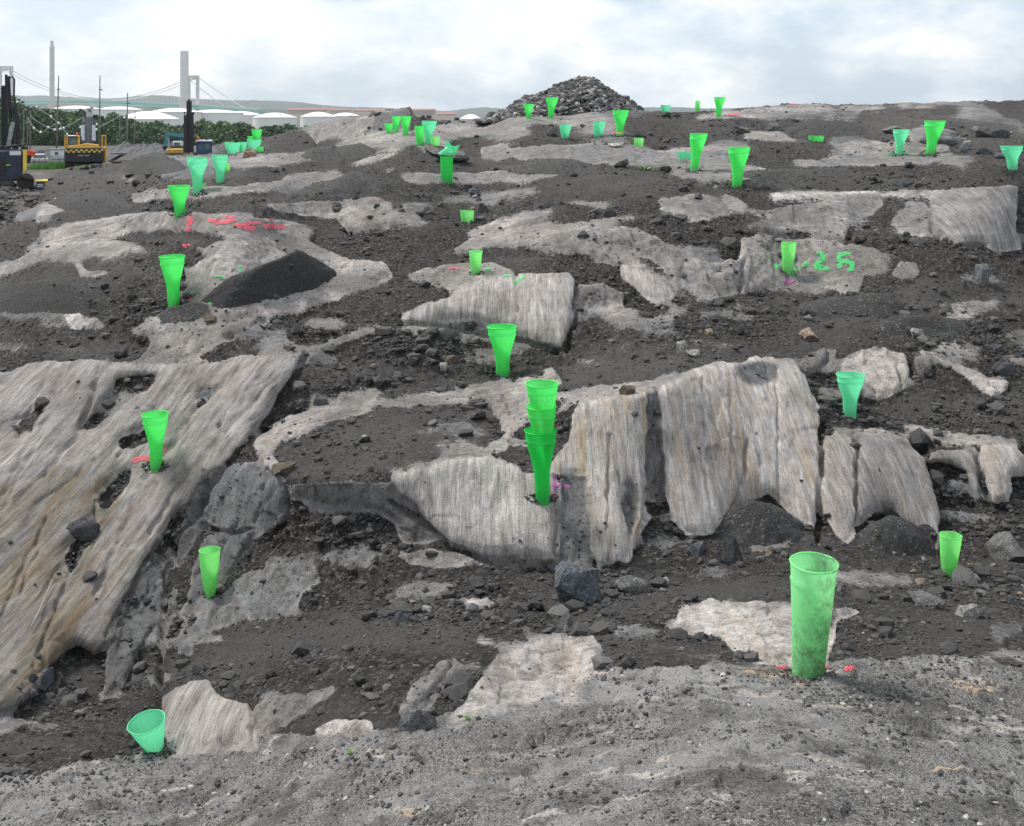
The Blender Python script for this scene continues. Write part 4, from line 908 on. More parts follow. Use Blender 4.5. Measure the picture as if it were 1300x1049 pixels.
def funnel(u, vt, vb, wpx, typ, mat, label, lean=(0, 0), ub=None, jag=0.0, seed=None, lift=0.0, base=None, group='green plastic drill hole funnels', name='hole_funnel'):
    seed = seed if seed is not None else int(u*7+vt); rg = random.Random(seed)
    p, n = sp(ub if ub is not None else u, vb) if base is None else (base, None)
    k = p.y/F; Rr = wpx*k/2; H = (vb-vt)*k - Rr*.10
    pr_ = PROF[typ]; n_ = 40; vs = []; zs = []
    # refine profile
    pts = []
    for (h0, r0), (h1, r1) in zip(pr_[:-1], pr_[1:]):
        st = max(1, int(abs(h1-h0)/.05))
        for i in range(st): f = i/st; pts.append((h0+(h1-h0)*f, r0+(r1-r0)*f))
    pts.append(pr_[-1])
    ox = (u-(ub if ub is not None else u))*k
    el_ = 1+rg.uniform(-.05, .05); ph = rg.uniform(0, 6.3)
    for j, (hf, rf) in enumerate(pts):
        for i in range(n_):
            a = 2*math.pi*i/n_
            r = Rr*rf*(1 + .028*math.sin(2*a+ph)*max(hf, 0) + .012*math.sin(5*a+ph*2+hf*3) + .008*math.sin(9*a+hf*11+ph))
            zt = H*hf
            if jag and hf > .55: zt -= H*jag*max(0, math.sin(a*1.5+ph)*.6+math.sin(a*4+ph*3)*.35+.1)*(hf-.55)/.45
            hh_ = max(hf, 0)
            vs.append((r*math.cos(a)*el_ + ox*hh_ + lean[0]*H*hh_, r*math.sin(a)/el_ + lean[1]*H*hh_, zt))
    fs = [(j*n_+i, j*n_+(i+1) % n_, (j+1)*n_+(i+1) % n_, (j+1)*n_+i) for j in range(len(pts)-1) for i in range(n_)]
    o = mesh_obj(name, vs, fs, mat, None, True); o.location = p + Vector((0, 0, lift))
    topring = vs[-n_:]; mb = MB(); rt = max(.0022, Rr*.035)
    ring = [Vector(q) for q in topring]; rv = []; rf_ = []
    cen = sum(ring, Vector())/n_
    for i, q in enumerate(ring):
        e = (q-cen).normalized()
        for s_ in range(6):
            an = s_/6*2*math.pi; rv.append(q + e*rt*math.cos(an) + Vector((0, 0, rt*math.sin(an))))
    rf_ = [(i*6+s_, i*6+(s_+1) % 6, ((i+1) % n_)*6+(s_+1) % 6, ((i+1) % n_)*6+s_) for i in range(n_) for s_ in range(6)]
    mesh_obj('rim', rv, rf_, mat, o, True)
    tag(o, label, 'plastic funnel', group); return o
FN = [
 (1034,716,860,62,'tube',P_DI,'big dirt-stained green tube in the near rock shelf, largest of all',1026),
 (1207,681,735,26,'long',P_LI,'short green tube among stones at the lower right',1204),
 (1080,474,528,35,'funnel',P_MI,'mint green funnel standing in dark gravel right of the big cliff',1079),
 (265,698,757,25,'long',P_LI,'narrow light green tube between dark blue blocks at lower left',266),
 (198,528,597,33,'funnel',P_BR,'green flared funnel on the big left slab beside red paint',200),
 (637,409,474,36,'funnel',P_BR,'green flared funnel standing alone behind the middle slab',638),
 (217,323,388,32,'funnel',P_BR,'bright green funnel left of the steep black gravel heap',219),
 (604,321,349,19,'tube',P_LI,'light green short tube on the ledge above the lone funnel',604),
 (1001,311,348,19,'tube',P_LI,'light green tube left of the sprayed green numbers',999),
 (593,267,282,17,'stub',P_LI,'small square-looking green stub in front of dark rubble',593),
 (227,236,274,27,'funnel',P_BR,'bright green funnel just above the pink paint at left',228),
 (251,200,246,25,'funnel',P_MI,'torn mint funnel, left of the pair near the yard',251),
 (278,193,229,21,'funnel',P_MI,'mint funnel with a dirt streak, right of the pair near the yard',279),
 (287,205,217,8,'straight',P_LI,'tiny light green stub touching the mint funnel near the yard',287),
 (295,179,195,20,'cup',P_MI,'mint cup at the left of the far cluster',295),
 (307,180,193,12,'cup',P_MI,'darker cup in the middle of the far cluster',308),
 (318,173,181,8,'stub',P_BR,'tiny green cup behind the mint cups of the far cluster',318),
 (323,178,192,20,'cup',P_MI,'wide mint cup at the right of the far cluster',322),
 (326,164,179,14,'cup',P_BR,'bright green cup topmost of the far cluster',326),
 (330,185,192,9,'straight',P_BR,'tiny green stub lowest at the right of the far cluster',330),
 (493,157,170,11,'cup',P_BR,'short bright cup, leftmost of three before the dark rock',494),
 (503,148,169,12,'funnel',P_BR,'bright green funnel, middle of three before the dark rock',503),
 (515,148,173,14,'funnel',P_BR,'bright green funnel, rightmost of three before the dark rock',515),
 (532,160,185,12,'tube',P_BR,'bright green tube touching the larger mint funnel in the far middle',533),
 (545,155,184,20,'funnel',P_MI,'mint funnel between a green tube and a light green tube',543),
 (552,174,194,13,'tube',P_LI,'light green tube just left of the crumpled tube',553),
 (671,132,151,13,'funnel',P_BR,'left green funnel of two in front of the rubble mound',671),
 (701,124,151,15,'funnel',P_BR,'taller right green funnel of two in front of the rubble mound',699),
 (718,158,175,15,'cup',P_MI,'small mint cup below the rubble mound beside a grey boulder',717),
 (761,153,173,17,'cup',P_MI,'mint cup between the small mint cup and the tall bright funnel',759),
 (788,140,173,19,'funnel',P_BR,'tall bright funnel to the right below the rubble mound',787),
 (811,175,186,12,'stub',P_LI,'light green square stub near the green weed on the upper slope',811),
 (845,133,143,13,'cup',P_MI,'mint cup on the skyline right of the rubble mound',845),
 (886,128,142,7,'straight',P_LI,'thin light green tube on the skyline',885),
 (914,124,149,14,'funnel',P_BR,'bright green funnel at the skyline left of red paint',912),
 (887,170,217,24,'funnel',P_BR,'leaning bright funnel with a torn scrap of plastic behind it',881),
 (939,181,232,27,'funnel',P_BR,'tall upright bright funnel at upper right of centre',936),
 (1036,172,180,19,'stub',P_BR,'cut green ring lying low on the far slope',1036),
 (1144,165,197,21,'funnel',P_MI,'mint funnel on the pale rock at upper right',1141),
 (1187,153,196,25,'funnel',P_BR,'bright green funnel beside the mint one at upper right',1181),
 (1284,186,216,26,'funnel',P_MI,'mint funnel at the right edge of the picture',1285)]
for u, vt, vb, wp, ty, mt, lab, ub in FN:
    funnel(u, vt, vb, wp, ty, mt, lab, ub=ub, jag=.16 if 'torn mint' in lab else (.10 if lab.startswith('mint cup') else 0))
# lower-left cup leans left and towards the camera
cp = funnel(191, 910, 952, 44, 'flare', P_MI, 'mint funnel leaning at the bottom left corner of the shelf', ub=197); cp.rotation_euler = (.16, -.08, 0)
cu3, cr3, cs3 = [], [], []
for u, vt, vb, wp, ty, mt, lab, ub in FN + [(191, 908, 952, 47, '', None, '', 198), (686, 548, 636, 39, '', None, '', 689)]:
    if wp < 16: continue
    n_ = int(26 + wp*2.2); a_ = RNG.uniform(0, 6.283, n_); rr_ = wp*(.24+.34*RNG.random(n_)**1.5)
    du_ = rr_*np.cos(a_); dv_ = rr_*np.sin(a_)*.34; p3_, n3_ = surf(ub+du_, vb+dv_); s3_ = RNG.uniform(.8, 2.1, n_)*p3_[:, 1]/F*np.clip(wp/34, .6, 1.2)
    cu3.append(p3_ + np.array([0, 0, 1])*(s3_*.4)[:, None]); cr3.append(s3_); cs3.append(np.clip(RNG.beta(1.3, 5, n_), 0, 1))
stone_cloud('drill_cuttings', np.concatenate(cu3), np.concatenate(cr3), np.concatenate(cs3), 'dark chips of drill cuttings around the feet of the funnels', small, m_grav)
# three pushed into each other
b0, _ = sp(689, 636)
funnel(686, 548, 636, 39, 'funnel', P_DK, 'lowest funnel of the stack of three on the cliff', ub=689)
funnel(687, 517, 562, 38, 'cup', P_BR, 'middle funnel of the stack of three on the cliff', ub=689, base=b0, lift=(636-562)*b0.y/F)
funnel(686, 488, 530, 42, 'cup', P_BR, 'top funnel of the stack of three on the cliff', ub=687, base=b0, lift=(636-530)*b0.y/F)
# crumpled one
pq, _ = sp(567, 232)
kq = pq.y/F
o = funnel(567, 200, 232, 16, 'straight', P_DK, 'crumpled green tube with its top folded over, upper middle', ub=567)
mb = MB(); n_ = 18; rows = 11; vs = []
for j in range(rows):
    f = j/(rows-1)
    for i in range(n_):
        a = 2*math.pi*i/n_; sq = 1+.9*math.sin(f*math.pi); zz_ = (198-232)*-kq + f*8*kq + 2.6*kq*math.sin(3*a+f*4)*f
        r_ = 8.2*kq*(1+.35*math.sin(f*2.6))*(1-.55*f**3)
        vs.append((r_*math.cos(a)*1.15 + (4.5*f+3*f*math.sin(a*2))*kq + .8*kq*math.sin(a*5+f*5), r_*math.sin(a)*.8 + .8*kq*math.cos(a*4), zz_ - (5*kq*math.cos(a)*f if math.cos(a) > .2 else 0)))
fs = [(j*n_+i, j*n_+(i+1) % n_, (j+1)*n_+(i+1) % n_, (j+1)*n_+i) for j in range(rows-1) for i in range(n_)] + [tuple((rows-1)*n_+i for i in range(n_))]
mesh_obj('folded_collar', vs, fs, P_MI, o, False)
fl_ = [(-1, 0, 40), (0, .8, 52.5), (3.4, 1, 52.0), (7, -.4, 46.5), (11, .8, 45.5), (17, .2, 47.5), (14, 1.5, 41), (8, 0, 38), (2, 1, 37)]
vv_ = [((x-1)*kq, y*kq+.01, (z-1)*kq) for x, y, z in fl_] + [((x-1)*kq+.002, y*kq+.022, (z-1)*kq) for x, y, z in fl_]; m_ = len(fl_)
mesh_obj('torn_flap', vv_, [tuple(range(m_)), tuple(range(2*m_-1, m_-1, -1))] + [(i, i+m_, (i+1) % m_+m_, (i+1) % m_) for i in range(m_)], P_MI, o, False)
# loose torn scraps of the same plastic
def scrap(u, v, pts, mat, label, th=.012):
    p, _ = sp(u, v); k = p.y/F; m_ = len(pts)
    vf = [(x*k, -th/2 + .25*k*math.sin(x), z*k) for x, z in pts]; vb_ = [(x*k, th/2+.01+.25*k*math.cos(z), z*k) for x, z in pts]
    o = mesh_obj('plastic_scrap', vf+vb_, [tuple(range(m_)), tuple(range(2*m_-1, m_-1, -1))] + [(i, i+m_, (i+1) % m_+m_, (i+1) % m_) for i in range(m_)], mat)
    o.location = p; tag(o, label, 'plastic scrap', 'torn scraps of green plastic')
scrap(868, 207, [(-8, 12), (9, 11), (9, 1), (4, 3), (2, 5), (-1, 2), (-4, -1), (-6, 4)], P_MI, 'torn mint scrap standing behind the leaning bright funnel')
scrap(1130, 199, [(-4, 0), (-4, 1.4), (3, 2.2), (5, 1.2), (3, 0)], P_MI, 'small mint scrap lying left of the mint funnel on pale rock')
scrap(1152, 197, [(-2, 0), (-2, 2), (0, 3.2), (2, 2.6), (2.4, .6)], P_MI, 'small mint scrap lying right of the mint funnel on pale rock')
scrap(259, 238, [(-2, 0), (-2, 4), (1, 6), (2, 3), (1, 0)], P_LI, 'small green scrap at the foot of the torn mint funnel')
scrap(532, 441, [(-2, -1), (-2, 1), (1, 2), (2, 0)], P_BR, 'tiny green scrap in the gravel left of the lone funnel')

# ============================================================ SPRAYED PAINT MARKS
def paint_mat(name, c):
    m, t, b, l = new_mat(name); geo = t.nodes.new('ShaderNodeNewGeometry')
    b.inputs['Base Color'].default_value = (*c, 1); b.inputs['Roughness'].default_value = .8
    l(ramp(t, noise_n(t, geo.outputs['Position'], 55, 6, .8), [(.41, 0.0), (.55, .85)]), b.inputs['Alpha'])     # spatter: bare rock between the specks
    return m
PK = paint_mat('pink_paint', (.80, .075, .13)); GP = paint_mat('green_paint', (.03, .62, .14)); MG = paint_mat('magenta_paint', (.52, .07, .40))
def paint(strokes, mat, label, group=None, lift=1.0):
    """strokes: list of (points px, width px) drawn as ragged strips lying on the rock"""
    V = []; Fs = []
    for si, (pts, wd) in enumerate(strokes):
        wd = wd*.95
        pts = np.array(pts, float); seg = np.r_[0, np.cumsum(np.hypot(*np.diff(pts, axis=0).T))]; n_ = max(3, int(seg[-1]/.9))
        s_ = np.linspace(0, seg[-1], n_); cu_ = np.interp(s_, seg, pts[:, 0]); cv2 = np.interp(s_, seg, pts[:, 1])
        tu, tv = np.gradient(cu_), np.gradient(cv2); L_ = np.hypot(tu, tv)+1e-6; nu, nv_ = -tv/L_, tu/L_
        tap = np.clip(np.minimum(s_, seg[-1]-s_)/(wd*.5)+.35, 0, 1)
        ww = wd/2*tap*(1.0+.28*vnoise(s_/1.3, s_*0+si, s_*0+pts[0, 0], 71)); w2 = wd/2*tap*(1.0+.28*vnoise(s_/1.3, s_*0+si+9, s_*0+pts[0, 0], 72))
        b0_ = len(V); m_ = 5
        for q_ in range(m_):
            f = q_/(m_-1); du = -ww*(1-f)+w2*f
            P3, N3 = surf(cu_+nu*du, cv2+nv_*du); V += list(P3 + N3*(.008*P3[:, 1:2]/10*lift) + np.array([0, 0, .0]))
        for q_ in range(m_-1):
            for i in range(n_-1): Fs.append((b0_+q_*n_+i, b0_+q_*n_+i+1, b0_+(q_+1)*n_+i+1, b0_+(q_+1)*n_+i))
    o = mesh_obj('paint_mark', V, Fs, mat); tag(o, label, 'paint mark', group or 'sprayed paint marks on the rock'); return o
paint([([(244,277),(243,284),(240,290)],8), ([(237,294),(243,292)],4)], PK, 'pink paint stroke directly below the bright funnel at left')
paint([([(264,282),(274,284),(286,284),(299,281)],5), ([(283,278),(298,277)],3.5)], PK, 'pink scribble right of the short pink stroke')
paint([([(297,288),(308,290),(324,293)],6), ([(308,286),(331,285)],4.5), ([(330,277),(340,278),(347,280)],2.5)], PK, 'pink scribble in the middle of the pale ledge')
paint([([(333,289),(345,290),(362,290)],6)], PK, 'long pink dash at the right end of the pink scribbles')
paint([([(232,313),(242,312)],3)], PK, 'faint pink blot in gravel below the pink stroke')
paint([([(240,381),(245,380)],5)], PK, 'pink dot right of the left bright funnel foot'); paint([([(227,380),(230,383)],4)], PK, 'pink dot touching the left bright funnel foot')
paint([([(304,340),(304,349)],3), ([(302,353),(306,353)],2)], GP, 'upright green paint tick left of the black heap')
paint([([(272,355),(280,354),(287,357)],2)], GP, 'thin green paint line left of the black heap'); paint([([(265,388),(271,386)],3)], GP, 'green paint dot below the black heap')
paint([([(170,590),(180,587),(190,586),(192,590)],6), ([(190,602),(198,602)],3)], PK, 'red paint patch left of the funnel on the big slab')
paint([([(209,568),(209,574)],3)], PK, 'small red paint drip right of the funnel on the big slab')
paint([([(568,344),(575,342),(582,342)],3)], PK, 'pink dash left of the light green short tube')
paint([([(616,343),(623,343)],3)], GP, 'tiny green paint dash touching the light green short tube'); paint([([(639,353),(648,352)],4)], GP, 'short green paint dash right of the light green short tube'); paint([([(650,361),(656,359),(664,356),(665,352)],4)], GP, 'hooked green paint stroke on top of the block behind the lone funnel')
paint([([(982,343),(990,341)],6)], GP, 'green paint blot left of the light green tube'); paint([([(1008,343),(1018,341),(1027,340)],5)], GP, 'green painted minus dash between the light green tube and the digit 2'); paint([([(1005,348),(1008,352)],6)], GP, 'green paint blot below right of the light green tube')
paint([([(1036,327),(1043,325),(1046,330),(1041,338),(1036,344),(1044,346),(1053,344)],6.5)], GP, 'green painted digit 2 on the flat ledge')
paint([([(1064,328),(1066,337),(1067,345)],6), ([(1063,327),(1074,326),(1080,327)],5), ([(1067,336),(1075,334),(1082,338),(1082,345),(1076,347)],6)], GP, 'green painted digit 6 right of the painted 2')
paint([([(994,359),(1000,361),(1008,359)],3)], MG, 'magenta paint dash at the foot of the numbered ledge')
paint([([(704,608),(704,622),(703,634)],4), ([(698,619),(712,619),(724,620)],4)], MG, 'magenta painted cross beside the stacked funnels')
paint([([(984,852),(992,851),(998,850)],6), ([(1046,850),(1053,849)],4), ([(1018,861),(1030,862)],4), ([(1072,852),(1082,850)],7), ([(1084,846),(1084,852)],4)], PK, 'pink paint blots around the foot of the big stained tube')
paint([([(924,148),(939,147)],3)], PK, 'red paint dash beside the skyline funnel'); paint([([(1003,133.5),(1011,133.5)],2)], PK, 'red paint dot on the far crest')
paint([([(974,226),(986,225),(994,224)],2)], PK, 'faint pink paint line right of the tall upright funnel')
paint([([(934,456),(945,456)],1.6)], GP, 'thin green paint line on the crest of the big cliff')
pm = place_rock(782, 188, 19, 7, (.5, .46, .44), var=7, label='white flat stone sprayed with pink paint on the upper slope'); 
paint([([(776,184.5),(790,185)],3)], PK, 'pink spot sprayed over the white flat stone', lift=14)

# ============================================================ WEEDS, STICK
m_leaf = simple_mat('weed_leaf', (.09, .20, .035), .6, var=.5, scale=30)
def weed(u, v, hpx, nl, label, spread=1.0, flat=0.0):
    p, _ = sp(u, v); k = p.y/F; mb = MB(); rg = random.Random(int(u))
    for i in range(nl):
        a = rg.uniform(0, 6.28); ln = hpx*k*rg.uniform(.6, 1.1); up = rg.uniform(.35, 1.2)*(1-flat); d = Vector((math.cos(a)*spread, math.sin(a)*spread, up)).normalized(); sd_ = d.cross(Vector((0, 0, 1))).normalized()*ln*.16
        o0 = Vector((rg.uniform(-1, 1)*hpx*k*.25, rg.uniform(-1, 1)*hpx*k*.25, 0)); m_ = o0 + d*ln*.55; e = o0 + d*ln - Vector((0, 0, ln*.18))
        mb.add([o0, m_-sd_, e, m_+sd_, m_ - Vector((0, 0, ln*.03))], [(0, 1, 4), (1, 2, 4), (2, 3, 4), (3, 0, 4)])
    o = mb.build('weed', m_leaf); o.location = p; tag(o, label, 'plant', 'small weeds')
weed(818, 214, 13, 22, 'small green weed on the upper slope near the light green stub')
weed(834, 214, 6, 14, 'flat weed lying right of the small green weed', flat=.7)
weed(767, 217, 5, 8, 'tiny green weed left of the dark upper stones')
weed(445, 956, 9, 18, 'tiny green weed at the lower edge of the near shelf'); weed(490, 958, 6, 12, 'tiny green sprout at the bottom right of the other weed', flat=.3)
weed(594, 915, 9, 14, 'dry weed tuft beside the pale boulder on the near shelf')
m_stick = simple_mat('dry_wood', (.33, .30, .27), .8)
p0, n0 = sp(36, 806); p1, n1_ = sp(60, 742); p0 = p0+n0*.03; p1 = p1+n1_*.05
mb = MB(); mb.tube([p0, p0.lerp(p1, .35)+Vector((.006, 0, 0)), p0.lerp(p1, .7), p1], .007, 6, r2=.004); tag(mb.build('stick', m_stick, smooth=True), 'thin pale stick leaning on the big left slab', 'stick')
# ============================================================ THE YARD, THE WOOD AND THE HARBOUR BEHIND
def gz(v): return -YZ*F/(v-HV)
m_dark = simple_mat('black_machine_paint', (.012, .013, .016), .5, var=.5, scale=4); m_navy = simple_mat('navy_machine_paint', (.022, .028, .055), .45, var=.4)
m_yel = simple_mat('yellow_machine_paint', (.62, .33, .025), .45, var=.25); m_yel2 = simple_mat('bright_yellow_stripe', (.80, .62, .06), .5, var=.1)
m_steel = simple_mat('worn_steel', (.32, .32, .33), .4, .6, var=.4, scale=8); m_chrome = simple_mat('cylinder_rod', (.42, .43, .45), .25, .7, var=.1)
m_grey = simple_mat('grey_machine_paint', (.10, .105, .115), .5, var=.4, scale=5); m_track = simple_mat('muddy_track', (.040, .033, .028), .9, var=.5, scale=6)
m_glass = simple_mat('cab_glass', (.10, .16, .17), .1, var=.5, scale=2); m_white = simple_mat('white_paint', (.70, .72, .72), .5, var=.12, scale=1)
m_org = simple_mat('orange_beacon', (.75, .12, .02), .4, var=.1); m_red = simple_mat('red_orange_paint', (.65, .07, .02), .5, var=.2); m_teal = simple_mat('teal_paint', (.03, .26, .32), .45, var=.3)
m_blue = simple_mat('dark_blue_paint', (.02, .05, .14), .4, var=.3); m_pole = simple_mat('weathered_pole_wood', (.20, .175, .165), .85, var=.3, scale=1.2); m_wire = simple_mat('cable_wire', (.42, .44, .42), .6)
m_lime = simple_mat('lime_paint', (.30, .65, .08), .5)
def fin(mb, name, mat, par, **k): return mb.build(name, mat, par, **k)
def face(o):
    o.rotation_euler = (o.rotation_euler[0], o.rotation_euler[1], math.atan2(-o.location.x, o.location.y)); return o
# ---- excavator seen from behind
EY = gz(214); ex = face(empty('excavator', (EY*(107-CU)/F, EY, YZ))); kE = EY/F
tag(ex, 'yellow and black crawler excavator seen from behind with chequered counterweight', 'excavator')
def X(u): return (u-107)*kE
def Zv(v): return (214-v)*kE
for s_ in (-1, 1):
    tr = MB(); c0 = s_*1.02; prof = []
    for a in range(0, 181, 20): prof.append((2.0+.42*math.sin(math.radians(a)), .45-.42*math.cos(math.radians(a))))
    for a in range(0, 181, 20): prof.append((-1.6-.42*math.sin(math.radians(a)), .45+.42*math.cos(math.radians(a))))
    vs = [(c0+q*.30, y, z) for q in (-1, 1) for y, z in prof]; m_ = len(prof)
    tr.add(vs, [tuple(range(m_)), tuple(range(2*m_-1, m_-1, -1))] + [(i, i+m_, (i+1) % m_+m_, (i+1) % m_) for i in range(m_)])
    for i in range(9): tr.box(c0-.33, c0+.33, -1.9+i*.45, -1.78+i*.45, .86, .92); tr.box(c0-.33, c0+.33, -2.06, -2.0, .1+i*.09, .13+i*.09)
    tr.build('track', m_track, ex)
MB().box(-.7, .7, -1.0, 1.4, .35, .8, .1).build('undercarriage', m_track, ex)
cw = MB().box(X(84), X(129.5), -2.2, -1.2, Zv(206), Zv(187), .12); cwo = cw.build('counterweight', m_dark, ex)
MB().box(X(85), X(129), -1.2, 1.3, .85, 1.5, .05).build('turntable_deck', m_grey, ex)
cells = MB()
cwid = (X(129)-X(84.6))/15
for i in range(15):
    for r_ in range(2):
        if (i+r_) % 2: continue
        x0 = X(84.6)+i*cwid; zt = Zv(189)-r_*1.9*kE; cells.box(x0+.01, x0+cwid-.01, -2.212, -2.19, zt-1.8*kE, zt)
cells.build('chequered_stripe', m_yel2, cwo)
wr = MB(); 
for x0, h_ in ((100.2, 1.0), (101.3, .7), (102.3, .75), (103.3, .7), (104.3, .75), (105.2, .9), (108.0, 1.0), (109.0, .7), (110.0, .7), (111.0, .75), (112.0, .7)):
    wr.box(X(x0), X(x0+.25), -2.21, -2.19, Zv(197.2), Zv(197.2-h_*1.8)); wr.box(X(x0), X(x0+.8), -2.21, -2.19, Zv(196.5), Zv(196.1))
wr.build('faded_lettering', m_white, cwo)
hd = MB(); hd.add([(X(88), -2.1, Zv(187)), (X(125), -2.1, Zv(187)), (X(124), -2.0, Zv(183.5)), (X(110), -2.0, Zv(182)), (X(100), -2.0, Zv(183.5)), (X(89), -2.0, Zv(184.5)),
                   (X(88), -.4, Zv(187)), (X(125), -.4, Zv(187)), (X(124), -.4, Zv(183.5)), (X(110), -.4, Zv(182)), (X(100), -.4, Zv(183.5)), (X(89), -.4, Zv(184.5))],
                  [tuple(range(6)), tuple(range(11, 5, -1))] + [(i, i+6, (i+1) % 6+6, (i+1) % 6) for i in range(6)])
hd.build('engine_hood', m_yel, ex)
cb = MB().box(X(88), X(100.5), -.3, 1.3, 1.5, Zv(173), .08).build('cab', m_grey, ex); MB().box(X(89), X(99), -.33, -.28, Zv(183), Zv(174.5)).build('cab_window', m_glass, cb)
MB().box(X(87.5), X(101), -.4, 1.35, Zv(173), Zv(172), .03).build('cab_roof', m_white, cb)
MB().box(X(99.5), X(101.8), -1.2, -.9, Zv(183), Zv(172.5), .03).build('exhaust_stack', m_yel, ex); MB().lathe([(0, 0), (.09, 0), (.09, .16), (.05, .22), (0, .23)], 12, (X(98.6), -.9, Zv(172))).build('beacon', m_org, ex, smooth=True)
bm_ = MB(); bm_.bar((X(112), .9, 1.5), (X(112.5), 2.2, Zv(152)), .62, .8, (0, 1, 0)); bm_.bar((X(112.5), 2.1, Zv(154)), (X(113), 3.4, Zv(141)), .42, .55, (0, 1, 0)); bm_.tube([(X(104), 1.9, Zv(156)), (X(121), 1.9, Zv(156))], .13)
bmo = bm_.build('boom', m_grey, ex)
for u0 in (105.5, 118): MB().tube([(X(u0), .6, Zv(180)), (X(u0), 1.4, Zv(160))], .15, 8).build('boom_cylinder', m_chrome, bmo)
st_ = MB(); st_.bar((X(113), 3.3, Zv(141)), (X(115.8), 3.0, Zv(137.5)), .25, .4, (0, 1, 0)); st_.bar((X(113.2), 3.2, Zv(146)), (X(113.4), 3.2, Zv(137)), .18, .2, (0, 1, 0)); st_.build('stick_arm', m_steel, ex)
for u0, u1 in ((84.7, 87), (128, 132)):
    hr_ = MB(); z0, z1 = Zv(187), Zv(172); hr_.tube([(X(u0), -2, z0), (X(u0), -2, z1), (X(u0), -.9, z1), (X(u0), -.9, z0)], .045, 6); hr_.tube([(X(u1), -2, z0), (X(u1), -2, z1), (X(u1), -.9, z1), (X(u1), -.9, z0)], .045, 6); hr_.tube([(X(u0), -2, z1), (X(u1), -2, z1)], .04, 6); hr_.build('handrail', m_yel, ex)
MB().box(X(129.5), X(133), -1.8, -.2, Zv(206), Zv(186), .1).build('side_hood', m_yel, ex)
# ---- drill rig cut by the left edge
DY = gz(242); kD = DY/F; dr = face(empty('drill_rig', (DY*(10-CU)/F, DY, YZ))); tag(dr, 'navy blue crawler drill rig with black mast, cut by the left edge', 'drill rig')
def X(u): return (u-10)*kD
def Zv(v): return (242-v)*kD
bo = MB().box(X(-40), X(27), -1.0, 1.2, Zv(229), Zv(190), .08).build('engine_housing', m_navy, dr)
MB().box(X(12), X(25), -1.03, -1.0, Zv(196.5), Zv(191.5)).build('white_label', m_white, bo); MB().box(X(27.2), X(31.4), -1.02, -.6, Zv(216), Zv(190.5)).build('warning_stripe', m_yel2, bo)
MB().box(X(8), X(13), -1.03, -1.0, Zv(209.5), Zv(208)).build('green_badge', m_lime, bo); MB().box(X(-30), X(8), -1.04, -1.0, Zv(222), Zv(199), .02).build('grille', m_dark, bo)
g2 = MB(); rg = random.Random(4)
for i in range(26): u0 = rg.uniform(-20, 30); g2.box(X(u0), X(u0+rg.uniform(2, 8)), rg.uniform(-.8, 0), rg.uniform(.1, 1), Zv(190), Zv(190-rg.uniform(1, 5.5)))
g2.tube([(X(8), -.9, Zv(186)), (X(20), -.9, Zv(184)), (X(33), -.9, Zv(188))], .06, 6); g2.build('deck_gear', m_dark, dr)
ms_ = MB(); ms_.box(X(2), X(9.5), 1.0, 1.6, Zv(188), Zv(108), .04); ms_.bar((X(15), 1.2, Zv(188)), (X(10.5), 1.2, Zv(96)), .16, .4, (0, 1, 0)); ms_.bar((X(9), 1.0, Zv(188)), (X(8), 1.0, Zv(94)), .14, .3, (0, 1, 0))
for i in range(14): ms_.box(X(1.2), X(10.2), .95, 1.05, Zv(184-i*5.5), Zv(183-i*5.5))
mso = ms_.build('drill_mast', m_dark, dr)
MB().bar((X(10), .8, Zv(188)), (X(16), .8, Zv(155)), .22, .2, (0, 1, 0)).build('feed_beam', m_steel, mso)
hs = MB(); hs.tube([(X(12), 1, Zv(98)), (X(15), 1, Zv(96)), (X(17.5), 1, Zv(100)), (X(17.2), 1, Zv(120)), (X(20), .8, Zv(150)), (X(18), .6, Zv(188))], .05, 6)
for q_ in range(5): hs.tube([(X(17+q_), .7, Zv(188)), (X(18+q_*1.4), .8, Zv(165)), (X(17+q_*.5), .9, Zv(148-q_*4)), (X(14), .9, Zv(140))], .06, 6)
hs.build('hydraulic_hoses', m_dark, mso)
tk = MB(); 
for (u0, u1, v0, v1) in ((-40, 20, 241, 228), (20, 38, 240, 222)): tk.box(X(u0), X(u1), -1.4, -.7, Zv(v0), Zv(v1), .22)
tk.tube([(X(30), -1.5, Zv(229)), (X(30), -1.35, Zv(229))], .42, 16); tk.tube([(X(24), -1.6, Zv(222)), (X(38), -1.6, Zv(226))], .14, 8); tk.build('track', m_track, dr)
MB().bar((X(32), -.6, Zv(215)), (X(36), -.8, Zv(238)), .2, .2, (0, 1, 0)).build('support_jack', m_steel, dr)
# ---- second rig with a tall black mast and a white roofed cab
RY = gz(200); kR = RY/F; rr = face(empty('mast_drill_rig', (RY*(240-CU)/F, RY, YZ))); tag(rr, 'drill rig with a tall black lattice mast and blue cab under a white roof', 'drill rig')
def X(u): return (u-240)*kR
def Zv(v): return (200-v)*kR
ma = MB(); ma.box(X(233.6), X(238.6), -.5, .5, 0.2, Zv(146), .03); ma.box(X(239.6), X(245.6), -.5, .5, 0.2, Zv(143), .03); ma.box(X(236.8), X(243.4), -.3, .5, .3, Zv(128), .06); ma.box(X(238.2), X(242), -.2, .3, Zv(128), Zv(126.3), .05)
for v_q in range(12): ma.box(X(234), X(245.4), -.58, -.3, Zv(196-v_q*4.2), Zv(195.2-v_q*4.2)); 
for u0, u1, va, vb2 in ((231.8, 234, 162, 158), (246, 248.6, 163, 159), (233.6, 235.6, 145, 142), (244.4, 246.4, 146, 142)): ma.box(X(u0), X(u1), -.4, .4, Zv(va), Zv(vb2), .03)
ma.build('drill_mast', m_dark, rr)
MB().box(X(212.5), X(233), -.6, 1.4, .3, Zv(189), .06).build('chassis', m_yel, rr)
